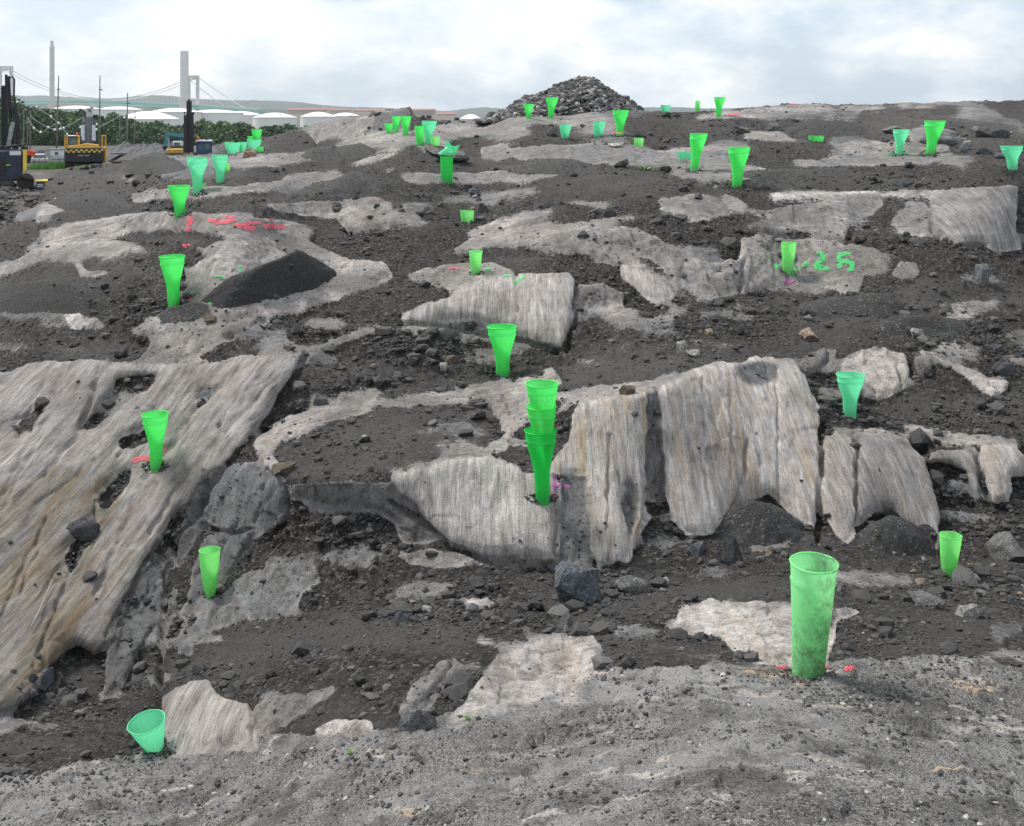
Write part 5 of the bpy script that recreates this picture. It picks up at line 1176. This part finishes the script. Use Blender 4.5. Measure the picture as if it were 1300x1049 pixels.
MB().tube([(X(216.5), 0, Zv(190)), (X(214.5), 0, Zv(175))], .10, 8).build('hydraulic_arm', m_steel, rr)
cb2 = MB().box(X(249), X(268), -.6, 1.2, .3, Zv(180), .08).build('cab', m_blue, rr); MB().box(X(252), X(257), -.64, -.58, Zv(190), Zv(183)).build('window', m_glass, cb2); MB().box(X(259), X(265), -.64, -.58, Zv(190), Zv(183)).build('window', m_glass, cb2)
MB().box(X(248), X(269), -.75, 1.35, Zv(180), Zv(178), .05).build('cab_roof', m_white, cb2); MB().lathe([(0, 0), (.16, 0), (.16, .26), (.08, .34), (0, .36)], 12, (X(250.5), 0, Zv(178))).build('beacon', m_org, rr, smooth=True)
MB().tube([(X(261.5), 0, Zv(178)), (X(261.5), 0, Zv(174))], .14, 10).build('exhaust_pipe', m_dark, rr)
MB().box(X(210), X(250), -1.2, -.5, 0.0, .5, .12).build('track', m_track, rr)
# ---- teal excavator behind it
tx = face(empty('teal_excavator', ((RY+8)*(222-CU)/F, RY+8, YZ))); kT = (RY+8)/F; tag(tx, 'far excavator with a teal boom, half hidden by the black mast', 'excavator')
def X(u): return (u-222)*kT
def Zv(v): return (197-v)*kT
MB().bar((X(234), 0, Zv(174)), (X(213), 0, Zv(170.5)), .3, .55, (0, 1, 0)).build('boom', m_teal, tx); MB().bar((X(213), 0, Zv(169)), (X(210), 0, Zv(186)), .3, .42, (0, 1, 0)).build('stick_arm', m_teal, tx)
MB().box(X(219), X(232), -.5, 1.2, .9, Zv(180), .1).build('cab', m_white, tx); MB().box(X(221), X(228), -.53, -.48, Zv(187), Zv(181.5)).build('cab_window', m_glass, tx); MB().box(X(214), X(234), -.9, 1.6, 0, .9, .2).build('track', m_track, tx)
MB().add([(X(207.5), -.4, Zv(186)), (X(213), -.4, Zv(186)), (X(212), -.4, Zv(191)), (X(207), -.4, Zv(190)), (X(207.5), .4, Zv(186)), (X(213), .4, Zv(186)), (X(212), .4, Zv(191)), (X(207), .4, Zv(190))], [(0, 1, 2, 3), (7, 6, 5, 4), (0, 4, 5, 1), (1, 5, 6, 2), (2, 6, 7, 3), (3, 7, 4, 0)]).build('bucket', m_dark, tx)
# ---- small yard things
SY = gz(243); kS = SY/F; sk = face(empty('tool_container', (SY*(58-CU)/F, SY, YZ))); tag(sk, 'small yellow and navy steel container beside the drill rig', 'container')
MB().box(-1*kS*1, 12*kS, -.4, .8, 0, 13*kS, .03).build('yellow_body', m_yel, sk); pn = MB().box(-11*kS, -1.2*kS, -.43, .8, 0, 12.6*kS, .02).build('navy_end', m_navy, sk)
MB().box(-10*kS, -3*kS, -.45, -.43, 9*kS, 10*kS).box(-10*kS, -3*kS, -.45, -.43, 6.5*kS, 7.6*kS).build('white_lines', m_white, pn)
MB().box(-12*kS, 13*kS, -.48, .85, 13*kS, 14.2*kS, .02).build('lid', m_yel2, sk)
def small(name, u, v, label, cat, parts, group=None):
    Yd = gz(v); k = Yd/F; o = face(empty(name, (Yd*(u-CU)/F, Yd, YZ))); tag(o, label, cat, group)
    for nm, mat, boxes in parts:
        mb = MB()
        for (x0, x1, y0, y1, z0, z1) in boxes: mb.box(x0*k, x1*k, y0*k, y1*k, z0*k, z1*k, .05)
        mb.build(nm, mat, o)
    return o
small('parked_car', 51, 207, 'pale silver car parked by the mesh fence', 'car', [('body', m_white, [(-11, 9, 0, 30, 1.5, 6)]), ('cabin', m_glass, [(-8, 7, 4, 24, 6, 10)]), ('roof', m_white, [(-7, 5, 5, 23, 10, 10.8)]), ('wheel', m_dark, [(-9, -6, -.5, 3, 0, 3.4)]), ('wheel', m_dark, [(5, 8, -.5, 3, 0, 3.4)])])
small('site_hut', 75, 202, 'white site hut with a flat roof left of the yellow excavator', 'site hut', [('wall', m_white, [(-10, 9, 0, 30, 0, 11.5)]), ('window', m_glass, [(-5, -1, -.5, 0, 5, 9)]), ('roof', m_grey, [(-10.5, 9.5, -1, 31, 11.5, 12.6)])])
small('stacked_pipes', 150, 205, 'heap of dark rods and covers between excavator and gravel heap', 'pipes', [('pipe', m_dark, [(-12+i*3, -4+i*3, i*3, 20+i*3, i*1.6, i*1.6+1.8)]) for i in range(6)] + [('sheet', m_grey, [(-10, 4, 4, 14, 9, 11)])])
rs = small('red_bucket', 36, 208, 'tilted red-orange steel hood beside the drill rig', 'machine part', [('hood', m_red, [(-5, 5, 0, 8, 10, 17)]), ('foot', m_dark, [(-3, 2, 2, 6, 0, 10)])]); rs.rotation_euler = (0, math.radians(14), rs.rotation_euler[2])
rs = small('yellow_bin', 148, 213, 'low yellow and black bin right of the excavator', 'bin', [('body', m_yel, [(-6, 6, 0, 10, 0, 6)]), ('lid', m_dark, [(-7, 7, -1, 11, 6, 8)])])
for u, v, hv, lab in ((215, 196, 0, None),):
    pass
fy = gz(212); fe = empty('mesh_fence', (fy*(62-CU)/F, fy, YZ)); kf = fy/F; tag(fe, 'low grey mesh fence in front of the parked car', 'fence')
for i in range(6): MB().tube([((-20+i*8)*kf, 0, 0), ((-20+i*8)*kf, 0, 14*kf)], .035, 6).build('post', m_steel, fe)
wm = MB()
for z in (4, 8, 13.5): wm.tube([(-20*kf, 0, z*kf), (20*kf, 0, z*kf)], .02, 5)
for i in range(30): wm.tube([((-20+i*1.38)*kf, 0, 1*kf), ((-20+i*1.38)*kf, 0, 13*kf)], .012, 4)
wm.build('wire_mesh', m_steel, fe)
m_grass = simple_mat('yard_grass', (.10, .26, .035), .8, var=.5, scale=2)
mb = MB(); rg = random.Random(8); gy = gz(214)
for i in range(1500):
    x = gy*(rg.gauss(68, 12)-CU)/F; y = gy+rg.uniform(-3, 5); z = YZ; hh_ = rg.uniform(.15, .55); a = rg.uniform(0, 6.3); mb.add([(x-.05*math.cos(a), y-.05*math.sin(a), z), (x+.05*math.cos(a), y+.05*math.sin(a), z), (x+rg.uniform(-.15, .15), y, z+hh_)], [(0, 1, 2)])
tag(mb.build('grass', m_grass), 'bright green grass along the mesh fence', None, None, 'stuff')
# stony banks in the yard
def bank(name, u0, u1, v, hpx, Yd, label):
    k = Yd/F; xg = np.linspace(u0, u1, 120); dg2 = np.linspace(-1, 1, 24); XG, DG = np.meshgrid(xg, dg2)
    env = np.clip(np.minimum(XG-u0, u1-XG)/18, 0, 1)**.7
    z = (1-DG**2)*hpx*k*env*(1+.3*vnoise(XG/7, DG, XG*0, 4)) + .25*fbm(XG/2, DG*5, XG*0, 3, 8)*(1-DG**2)
    V = np.stack([(XG-CU)*k, Yd+DG*3.2, YZ + z - .1], -1).reshape(-1, 3); I = np.arange(XG.size).reshape(XG.shape)
    o = np_mesh(name, V, np.stack([I[:-1, :-1], I[:-1, 1:], I[1:, 1:], I[1:, :-1]], -1).reshape(-1, 4), m_heap, False); o.color = (.12, .118, .12, 1)
    tag(o, label, 'rubble bank')
bank('rubble_bank', 140, 232, 192, 13, gz(195), 'long grey rubble bank behind the dark gravel heap in the yard'); bank('rubble_bank', 34, 92, 192, 9, gz(200), 'low grey rubble bank behind the parked car')
bank('rubble_bank', 262, 312, 188, 14, gz(196), 'pale rubble bank right of the rig with the white roof')
# ---- poles and light strings
POLES = [(73, 96, 196, 'tallest pole, left of the excavator'), (126.5, 96, 200, 'tall pole just right of the excavator boom'), (161.5, 118, 194, 'tall thin pole above the dark gravel heap'),
 (152, 146, 192, 'short pole with wires left of the tall thin pole'), (171, 140, 192, 'short pole right of the tall thin pole'), (30, 139, 202, 'leftmost of three short poles beside the drill rig mast'),
 (35, 148, 202, 'middle of three short poles beside the drill rig mast'), (38.5, 140, 200, 'rightmost of three short poles beside the drill rig mast'), (105.5, 145, 190, 'short pale pole left of the excavator boom')]
for u, vt, vb2, lab in POLES:
    Yd = gz(vb2); k = Yd/F; r_ = (1.35 if vt < 130 else 1.0)*k*.85; dxp = 1.5 if u == 73 else .4
    mb = MB().tube([(-dxp*k, 0, -.2), (dxp*k, 0, (vb2-vt)*k)], r_, 8, r2=r_*.6); o = mb.build('wooden_pole', m_pole, smooth=True); o.location = (Yd*(u-CU)/F, Yd, YZ)
    cap_ = MB().box(-.02, .30, -.10, .04, (vb2-vt)*k*.82, (vb2-vt)*k*.82+.09).build('bracket', m_grey, o)
    tag(o, 'wooden pole, ' + lab, 'pole', 'wooden poles in the yard')
m_bulb = simple_mat('white_lamp_glass', (.9, .9, .9), .3, var=.02)
def string(pts, Yd, bulbs, label):
    vs = [px(u, v, Yd) for u, v in pts]; root = MB().tube(vs, .03, 5).build('light_string', m_wire); tag(root, label, 'light string', 'strings of yard lamps')
    for u, v in bulbs:
        c = px(u, v, Yd); MB().lathe([(0, -.09), (.07, -.07), (.105, 0), (.07, .08), (.03, .11), (0, .12)], 10, c).build('lamp', m_bulb, root, smooth=True)
string([(35, 150), (43, 163), (52, 169), (60, 164), (73, 155)], 85, [(43, 163), (51.7, 168.2)], 'light string sagging beside the drill rig with two lamps')
string([(38.5, 148), (50, 156), (61, 162), (69, 165), (76, 164), (81, 162), (92, 157), (105.5, 149)], 88, [(61.4, 162), (69.5, 165), (76.7, 164), (81, 162.8)], 'light string with four lamps between short poles left of excavator')
string([(105.5, 152), (122, 164), (135, 157), (152, 147)], 90, [(102, 161.8), (122.5, 158), (122.3, 165)], 'light string right of the excavator boom')
string([(10, 128), (22, 129.8), (46.5, 136), (64.5, 148), (74.5, 156.5), (85.5, 170.7)], 95, [(22, 129.8), (46.5, 136), (64.5, 148), (74.5, 156.5), (85.5, 170.7)], 'light string falling from the upper left with five lamps')
# ---- the wood
m_leafw = bpy.data.materials.new('wood_foliage'); m_leafw.use_nodes = True; t = m_leafw.node_tree; b = t.nodes['Principled BSDF']; l = t.links.new
ga = attr_n(t, 'shade'); l(ramp(t, ga, [(0, (.026, .055, .024)), (.5, (.065, .12, .045)), (1, (.12, .19, .065))]), b.inputs['Base Color']); b.inputs['Roughness'].default_value = .8
TOP = [(-160, 118), (0, 122), (14, 120), (30, 131), (50, 136), (75, 139), (100, 141), (135, 142), (155, 147), (168, 153), (180, 157), (200, 155), (222, 160), (232, 156), (250, 154), (270, 155), (300, 156), (330, 158), (380, 160), (440, 158), (520, 160)]
Pw, Fw, Sw = [], [], []; rg2 = np.random.default_rng(5); basev = 0; trunks = MB()
for i in range(190):
    u = rg2.uniform(-140, 480); Yd = rg2.uniform(215, 300) if i % 3 else rg2.uniform(190, 230)
    vt = np.interp(u, *zip(*TOP)) + rg2.uniform(-1.5, 5) + (0 if i % 3 else rg2.uniform(5, 14)); k = Yd/F
    zt = CZ-(vt-HV)*k; zb = YZ-6.0; hgt2 = max(zt-zb, 4); rad = rg2.uniform(2.2, 3.6); xc = (u-CU)*k; tone_ = rg2.uniform(0, 1)
    nf = 620; nl = 9; lob = rg2.normal(0, 1, (nl, 3)); lob /= np.linalg.norm(lob, axis=1)[:, None]; lob *= np.array([rad*.7, rad*.7, hgt2*.24]); lob[:, 2] += zt-hgt2*.36
    lob[0] = (0, 0, zt-rad*.45); w_ = rg2.integers(0, nl, nf); dr_ = rg2.normal(size=(nf, 3)); dr_ /= np.linalg.norm(dr_, axis=1)[:, None]
    C3 = lob[w_] + dr_*rad*.52*rg2.uniform(.55, 1.05, (nf, 1)) + np.array([xc, Yd, 0])
    a1 = rg2.normal(size=(nf, 3)); a1 /= np.linalg.norm(a1, axis=1)[:, None]; a2 = np.cross(a1, rg2.normal(size=(nf, 3))); a2 /= np.linalg.norm(a2, axis=1)[:, None]; sz = rg2.uniform(.22, .5, (nf, 1))
    Pw.append(np.stack([C3-a1*sz, C3+a2*sz, C3+a1*sz, C3-a2*sz*.7], 1).reshape(-1, 3)); Fw.append(np.arange(nf*4).reshape(-1, 4)+basev); basev += nf*4
    Sw.append(np.repeat(np.clip(tone_*.6+rg2.uniform(0, .4, nf), 0, 1), 4)); trunks.tube([(xc, Yd, zb), (xc, Yd, zt-hgt2*.35)], .22, 5, r2=.1)
wo = np_mesh('woodland', np.concatenate(Pw), np.concatenate(Fw), m_leafw, False); fattr(wo, 'shade', np.concatenate(Sw)); tag(wo, 'dark green wood of broadleaf trees behind the yard', None, None, 'stuff')
tro = trunks.build('woodland_trunks', m_pole, wo); tag(tro, None, None, None, 'stuff')
# ---- oil tanks
m_tank = simple_mat('white_tank_paint', (.80, .78, .76), .5, var=.04, scale=.05); m_tank2 = simple_mat('grey_tank_wall', (.76, .74, .72), .5, var=.05, scale=.05)
TK = [(85, 62, 134, 138, 152, 640, 'broad white tank behind the wood, leftmost'), (140, 60, 135, 139, 155, 760, 'white domed tank left of the chimney under the bridge deck'), (175, 78, 141, 151, 165, 560, 'big white tank with a cone roof behind the short poles'),
 (212, 66, 137, 142, 158, 700, 'white tank directly left of the big chimney'), (262, 74, 139, 143, 160, 720, 'white tank behind the tall black mast'), (300, 52, 141, 146, 160, 760, 'pale tank in the middle of the tank row'),
 (343, 56, 143, 149, 166, 600, 'white domed tank in front of the red roofed buildings'), (400, 46, 142, 148, 162, 700, 'pale ribbed tank at the right of the tank row'), (436, 36, 143, 147, 160, 720, 'rightmost white tank above the rock ledge'), (597, 28, 145, 151, 160, 680, 'lone white tank roof left of the rubble mound')]
for u, wd, vt, vs_2, vb2, Yd, lab in TK:
    k = Yd/F; r_ = wd/2*k; z1 = -(vs_2-HV)*k; z2 = -(vt-HV)*k; zb = -9.9; o = empty('oil_tank', ((u-CU)*k, Yd+r_, zb)); tag(o, lab, 'oil tank', 'white oil tanks in the harbour')
    MB().lathe([(r_, 0), (r_, z1-zb)], 48).build('wall', m_tank2, o, smooth=True)
    pr2 = [(r_*1.01, z1-zb)] + [(r_*(1-f), z1-zb+(z2-z1)*math.sin(f*math.pi/2)) for f in np.linspace(0, 1, 8)]; MB().lathe(pr2, 48).build('roof', m_tank, o, smooth=True)
    MB().lathe([(r_*1.01, z1-zb-.6), (r_*1.015, z1-zb-.6), (r_*1.015, z1-zb), (r_*1.01, z1-zb)], 48).build('edge_ring', m_tank2, o)
# ---- chimneys
m_conc = simple_mat('pale_concrete', (.66, .63, .62), .8, var=.06, scale=.06)
for u, wd, vt, Yd, lab, cap_ in ((66, 6.0, 52, 900, 'thin tall grey chimney with a narrow cap at far left', 1), (234, 10.4, 65, 820, 'thick pale concrete chimney beside the bridge tower', 0)):
    k = Yd/F; r_ = wd/2*k; H_ = (168-vt)*k; o = empty('chimney', ((u-CU)*k, Yd, -(168-HV)*k)); tag(o, lab, 'chimney', 'far harbour chimneys')
    hb = H_-(7*k if cap_ else 1*k); MB().lathe([(r_*1.06, 0), (r_*1.02, H_*.5), (r_, hb), (0, hb)], 32).build('shaft', m_conc, o, smooth=False)
    MB().lathe([(r_*(.62 if cap_ else .96), hb-.2), (r_*(.62 if cap_ else .98), H_), (0, H_)], 24).build('cap', m_conc, o)
    for q_ in range(1, 5 if cap_ else 8): z = H_*q_/(5.2 if cap_ else 8.3)+H_*.06; MB().lathe([(r_*1.04, z), (r_*1.09, z), (r_*1.09, z+.6), (r_*1.04, z+.6)], 24).build('ring', m_tank2, o)
# ---- suspension bridge
BY = 1100; kB = BY/F; br = empty('suspension_bridge', ((130-CU)*kB, BY, -10)); tag(br, 'suspension bridge with a pale green truss deck and thin white cables', 'bridge')
def bp(u, v, dy=0): return ((u-130)*kB, dy, -(v-HV)*kB+10)
m_truss = simple_mat('pale_green_steel', (.42, .80, .70), .5, var=.08); m_cable = simple_mat('white_cable', (.80, .80, .80), .5, var=.02)
def dkv(u): return np.interp(u, [-80, 20, 70, 130, 180, 248, 330], [133, 130, 128.6, 129.5, 131.5, 135, 141])
us = np.linspace(-80, 330, 42); dk = MB(); 
for a, b2 in zip(us[:-1], us[1:]): dk.bar(bp(a, dkv(a)-2.0), bp(b2, dkv(b2)-2.0), 9, .9); 
dk.build('road_deck', m_conc, br)
ts = MB()
for sd_ in (-4.5, 4.5):
    for q_, (a, b2) in enumerate(zip(us[:-1], us[1:])):
        ts.bar(bp(a, dkv(a)-1.2, sd_), bp(b2, dkv(b2)-1.2, sd_), .7, .9); ts.bar(bp(a, dkv(a)+2.6, sd_), bp(b2, dkv(b2)+2.6, sd_), .7, 1.1)
        n3_ = 2
        for j in range(n3_):
            u0 = a+(b2-a)*j/n3_; u1 = a+(b2-a)*(j+1)/n3_; ts.bar(bp(u0, dkv(u0)-1.2, sd_), bp((u0+u1)/2, dkv(u0)+2.6, sd_), .55, .55); ts.bar(bp((u0+u1)/2, dkv(u0)+2.6, sd_), bp(u1, dkv(u1)-1.2, sd_), .55, .55)
ts.build('truss', m_truss, br)
for ul, ur, vt in ((240.8, 249.8, 96), (2, 12.6, 84)):
    tw = MB(); 
    for uq, dy in ((ul, -3), (ur, 3)): tw.bar(bp(uq, 172, dy), bp(uq, vt, dy), 3.6*kB, 3.4*kB, (0, 1, 0))
    tw.bar(bp(ul, vt+2.2, -3), bp(ur, vt+1.6, 3), 2.4, 3.2); tw.bar(bp(ul, vt+7, -3), bp(ur, vt+3, 3), 1.2, 1.2)
    tw.bar(bp(ul, dkv(ul)+1, -3), bp(ur, dkv(ur)+1, 3), 2.4, 3); tw.build('tower', m_conc, br)
def para(u0, v0, u1, v1, um, vm, dy, n=26):
    c = np.polyfit([u0, um, u1], [v0, vm, v1], 2); return [bp(u, np.polyval(c, u), dy) for u in np.linspace(u0, u1, n)]
for (pts) in (para(12, 86, 241, 99, 118, 124.5, -4), para(2, 88, 250, 97, 112, 126.5, 5), para(250, 98, 318, 142, 284, 122, 5), para(241, 101, 294, 141, 268, 122, -4), para(-80, 122, 12, 86, -34, 108, -4)):
    MB().tube(pts, .42, 5).build('main_cable', m_cable, br)
hg = MB()
c = np.polyfit([12, 118, 241], [86, 124.5, 99], 2)
for u in np.linspace(16, 238, 46): hg.bar(bp(u, np.polyval(c, u), -4), bp(u, dkv(u)-1, -4.5), .1, .1)
hg.build('hangers', m_cable, br)
# ---- town and hills
m_roof = simple_mat('red_tile_roof', (.42, .13, .075), .8, var=.1, scale=.05); m_wall = simple_mat('beige_facade', (.60, .47, .38), .8, var=.06, scale=.05); m_win = simple_mat('facade_window', (.10, .11, .13), .3)
for i, (u0, u1, vt, vb2, Yd, lab) in enumerate(((364, 416, 137.5, 145, 1500, 'long beige building with a red roof behind the tanks'), (414, 444, 138, 144, 1600, 'red roofed building above the pale ribbed tank'), (448, 492, 138.5, 143, 1700, 'low pinkish building with red roof left of the dark rock'),
        (519, 553, 138, 147, 1350, 'pale long facade with red roof right of the dark rock'), (555, 580, 143, 148, 1500, 'small pale house row right of the pale long facade'), (60, 110, 127, 132, 1900, 'faint pale building row under the left hills'))):
    k = Yd/F; Wd = (u1-u0)*k; o = empty('far_building', ((u0-CU)*k, Yd, -14)); z1 = -(vt-HV)*k+14; zr = z1-1.8*k
    MB().box(0, Wd, 0, 14, 0, zr).build('wall', m_wall, o); MB().add([(-.5, -.5, zr), (Wd+.5, -.5, zr), (Wd+.5, 14.5, zr), (-.5, 14.5, zr), (1.5, 7, z1), (Wd-1.5, 7, z1)], [(0, 1, 5, 4), (2, 3, 4, 5), (1, 2, 5), (3, 0, 4), (3, 2, 1, 0)]).build('roof', m_roof, o)
    for f in range(max(1, int((vb2-vt-1.8)/1.8))):
        wn = MB(); zf = zr-(f+1)*1.6*k
        wn.box(1.5, Wd-1.5, -.08, 0, zf, zf+.7*k)
        wn.build('window_row', m_win, o)
    tag(o, lab, 'building', 'far harbour buildings')
HILL = [(-900, 128), (-300, 124), (0, 121), (40, 121), (60, 120), (100, 124), (150, 126), (175, 124), (200, 121.5), (215, 122), (240, 125.5), (262, 126.5), (300, 128), (340, 128.5), (370, 129.5), (400, 132), (440, 135.5), (480, 137), (520, 138.5), (545, 140), (575, 141.5), (600, 139.5), (620, 138), (640, 138.5), (680, 139), (800, 136), (1000, 137), (1300, 134), (1800, 136)]
m_hill, t, b, l = new_mat('wooded_hill'); geo = t.nodes.new('ShaderNodeNewGeometry')
l(ramp(t, noise_n(t, geo.outputs['Position'], .02, 8, .7), [(.35, (.020, .034, .028)), (.6, (.05, .065, .05)), (.75, (.10, .10, .085))]), b.inputs['Base Color']); b.inputs['Roughness'].default_value = .9
def hill(name, Yd, dv, lo, hi, sd_, label, depth=500):
    k = Yd/F; ug = np.linspace(lo, hi, 700); dg3 = np.linspace(0, 1, 14); U, Dg = np.meshgrid(ug, dg3)
    vt = np.interp(U, *zip(*HILL))+dv+.7*fbm(U/7, U*0, U*0, 4, sd_)+1.6*vnoise(U/60, U*0, U*0, sd_+5); zt = -(vt-HV)*k
    z = -14 + (zt+14)*np.sin(np.clip(Dg, 0, 1)*np.pi/2*1.0) + 2.5*vnoise(U/4, Dg*9, U*0, sd_)*(Dg < .98)
    V = np.stack([(U-CU)*k, Yd-depth+Dg*depth, z], -1)
    bk = V[-1:].copy(); bk[..., 1] += depth; bk[..., 2] = -14; V = np.concatenate([V, bk], 0); I = np.arange(V.shape[0]*V.shape[1]).reshape(V.shape[:2])
    tag(np_mesh(name, V.reshape(-1, 3), np.stack([I[:-1, :-1], I[:-1, 1:], I[1:, 1:], I[1:, :-1]], -1).reshape(-1, 4), m_hill, True), label, None, None, 'structure')
hill('far_hills', 3600, 0, -900, 1800, 3, None); hill('near_hills', 2100, 12, -200, 1500, 23, None, 260)
# ---- the air
hz, t, b, l = new_mat('haze_air'); t.nodes.remove(b); pv = t.nodes.new('ShaderNodeVolumePrincipled'); pv.inputs['Color'].default_value = (.86, .94, 1.0, 1); pv.inputs['Density'].default_value = HAZE; pv.inputs['Anisotropy'].default_value = .2
l(pv.outputs[0], t.nodes['Material Output'].inputs['Volume'])
ho = MB().box(-4600, 4600, -60, 4600, -17, 130).build('haze', hz); tag(ho, None, None, None, 'stuff')

pebs = [rock_shape(500+i, 1, 5, .6, .10) for i in range(8)]
# rubble on the dug earth between the rock and the drill rig
n_ = 2600; yy = RNG.uniform(30, 58, n_); ur = RNG.uniform(-40, 75, n_); xx = (ur-CU)*yy/F; zz2 = land_z(xx, yy); r_q = .035*(1-RNG.random(n_))**(-1/2.2); r_q = np.minimum(r_q, .32)
stone_cloud('yard_rubble', np.stack([xx, yy, zz2+r_q*.2], -1), r_q, np.clip(RNG.beta(1.4, 3.4, n_), 0, 1), 'broken stones strewn over the brown dug earth at far left', pebs, m_grav)
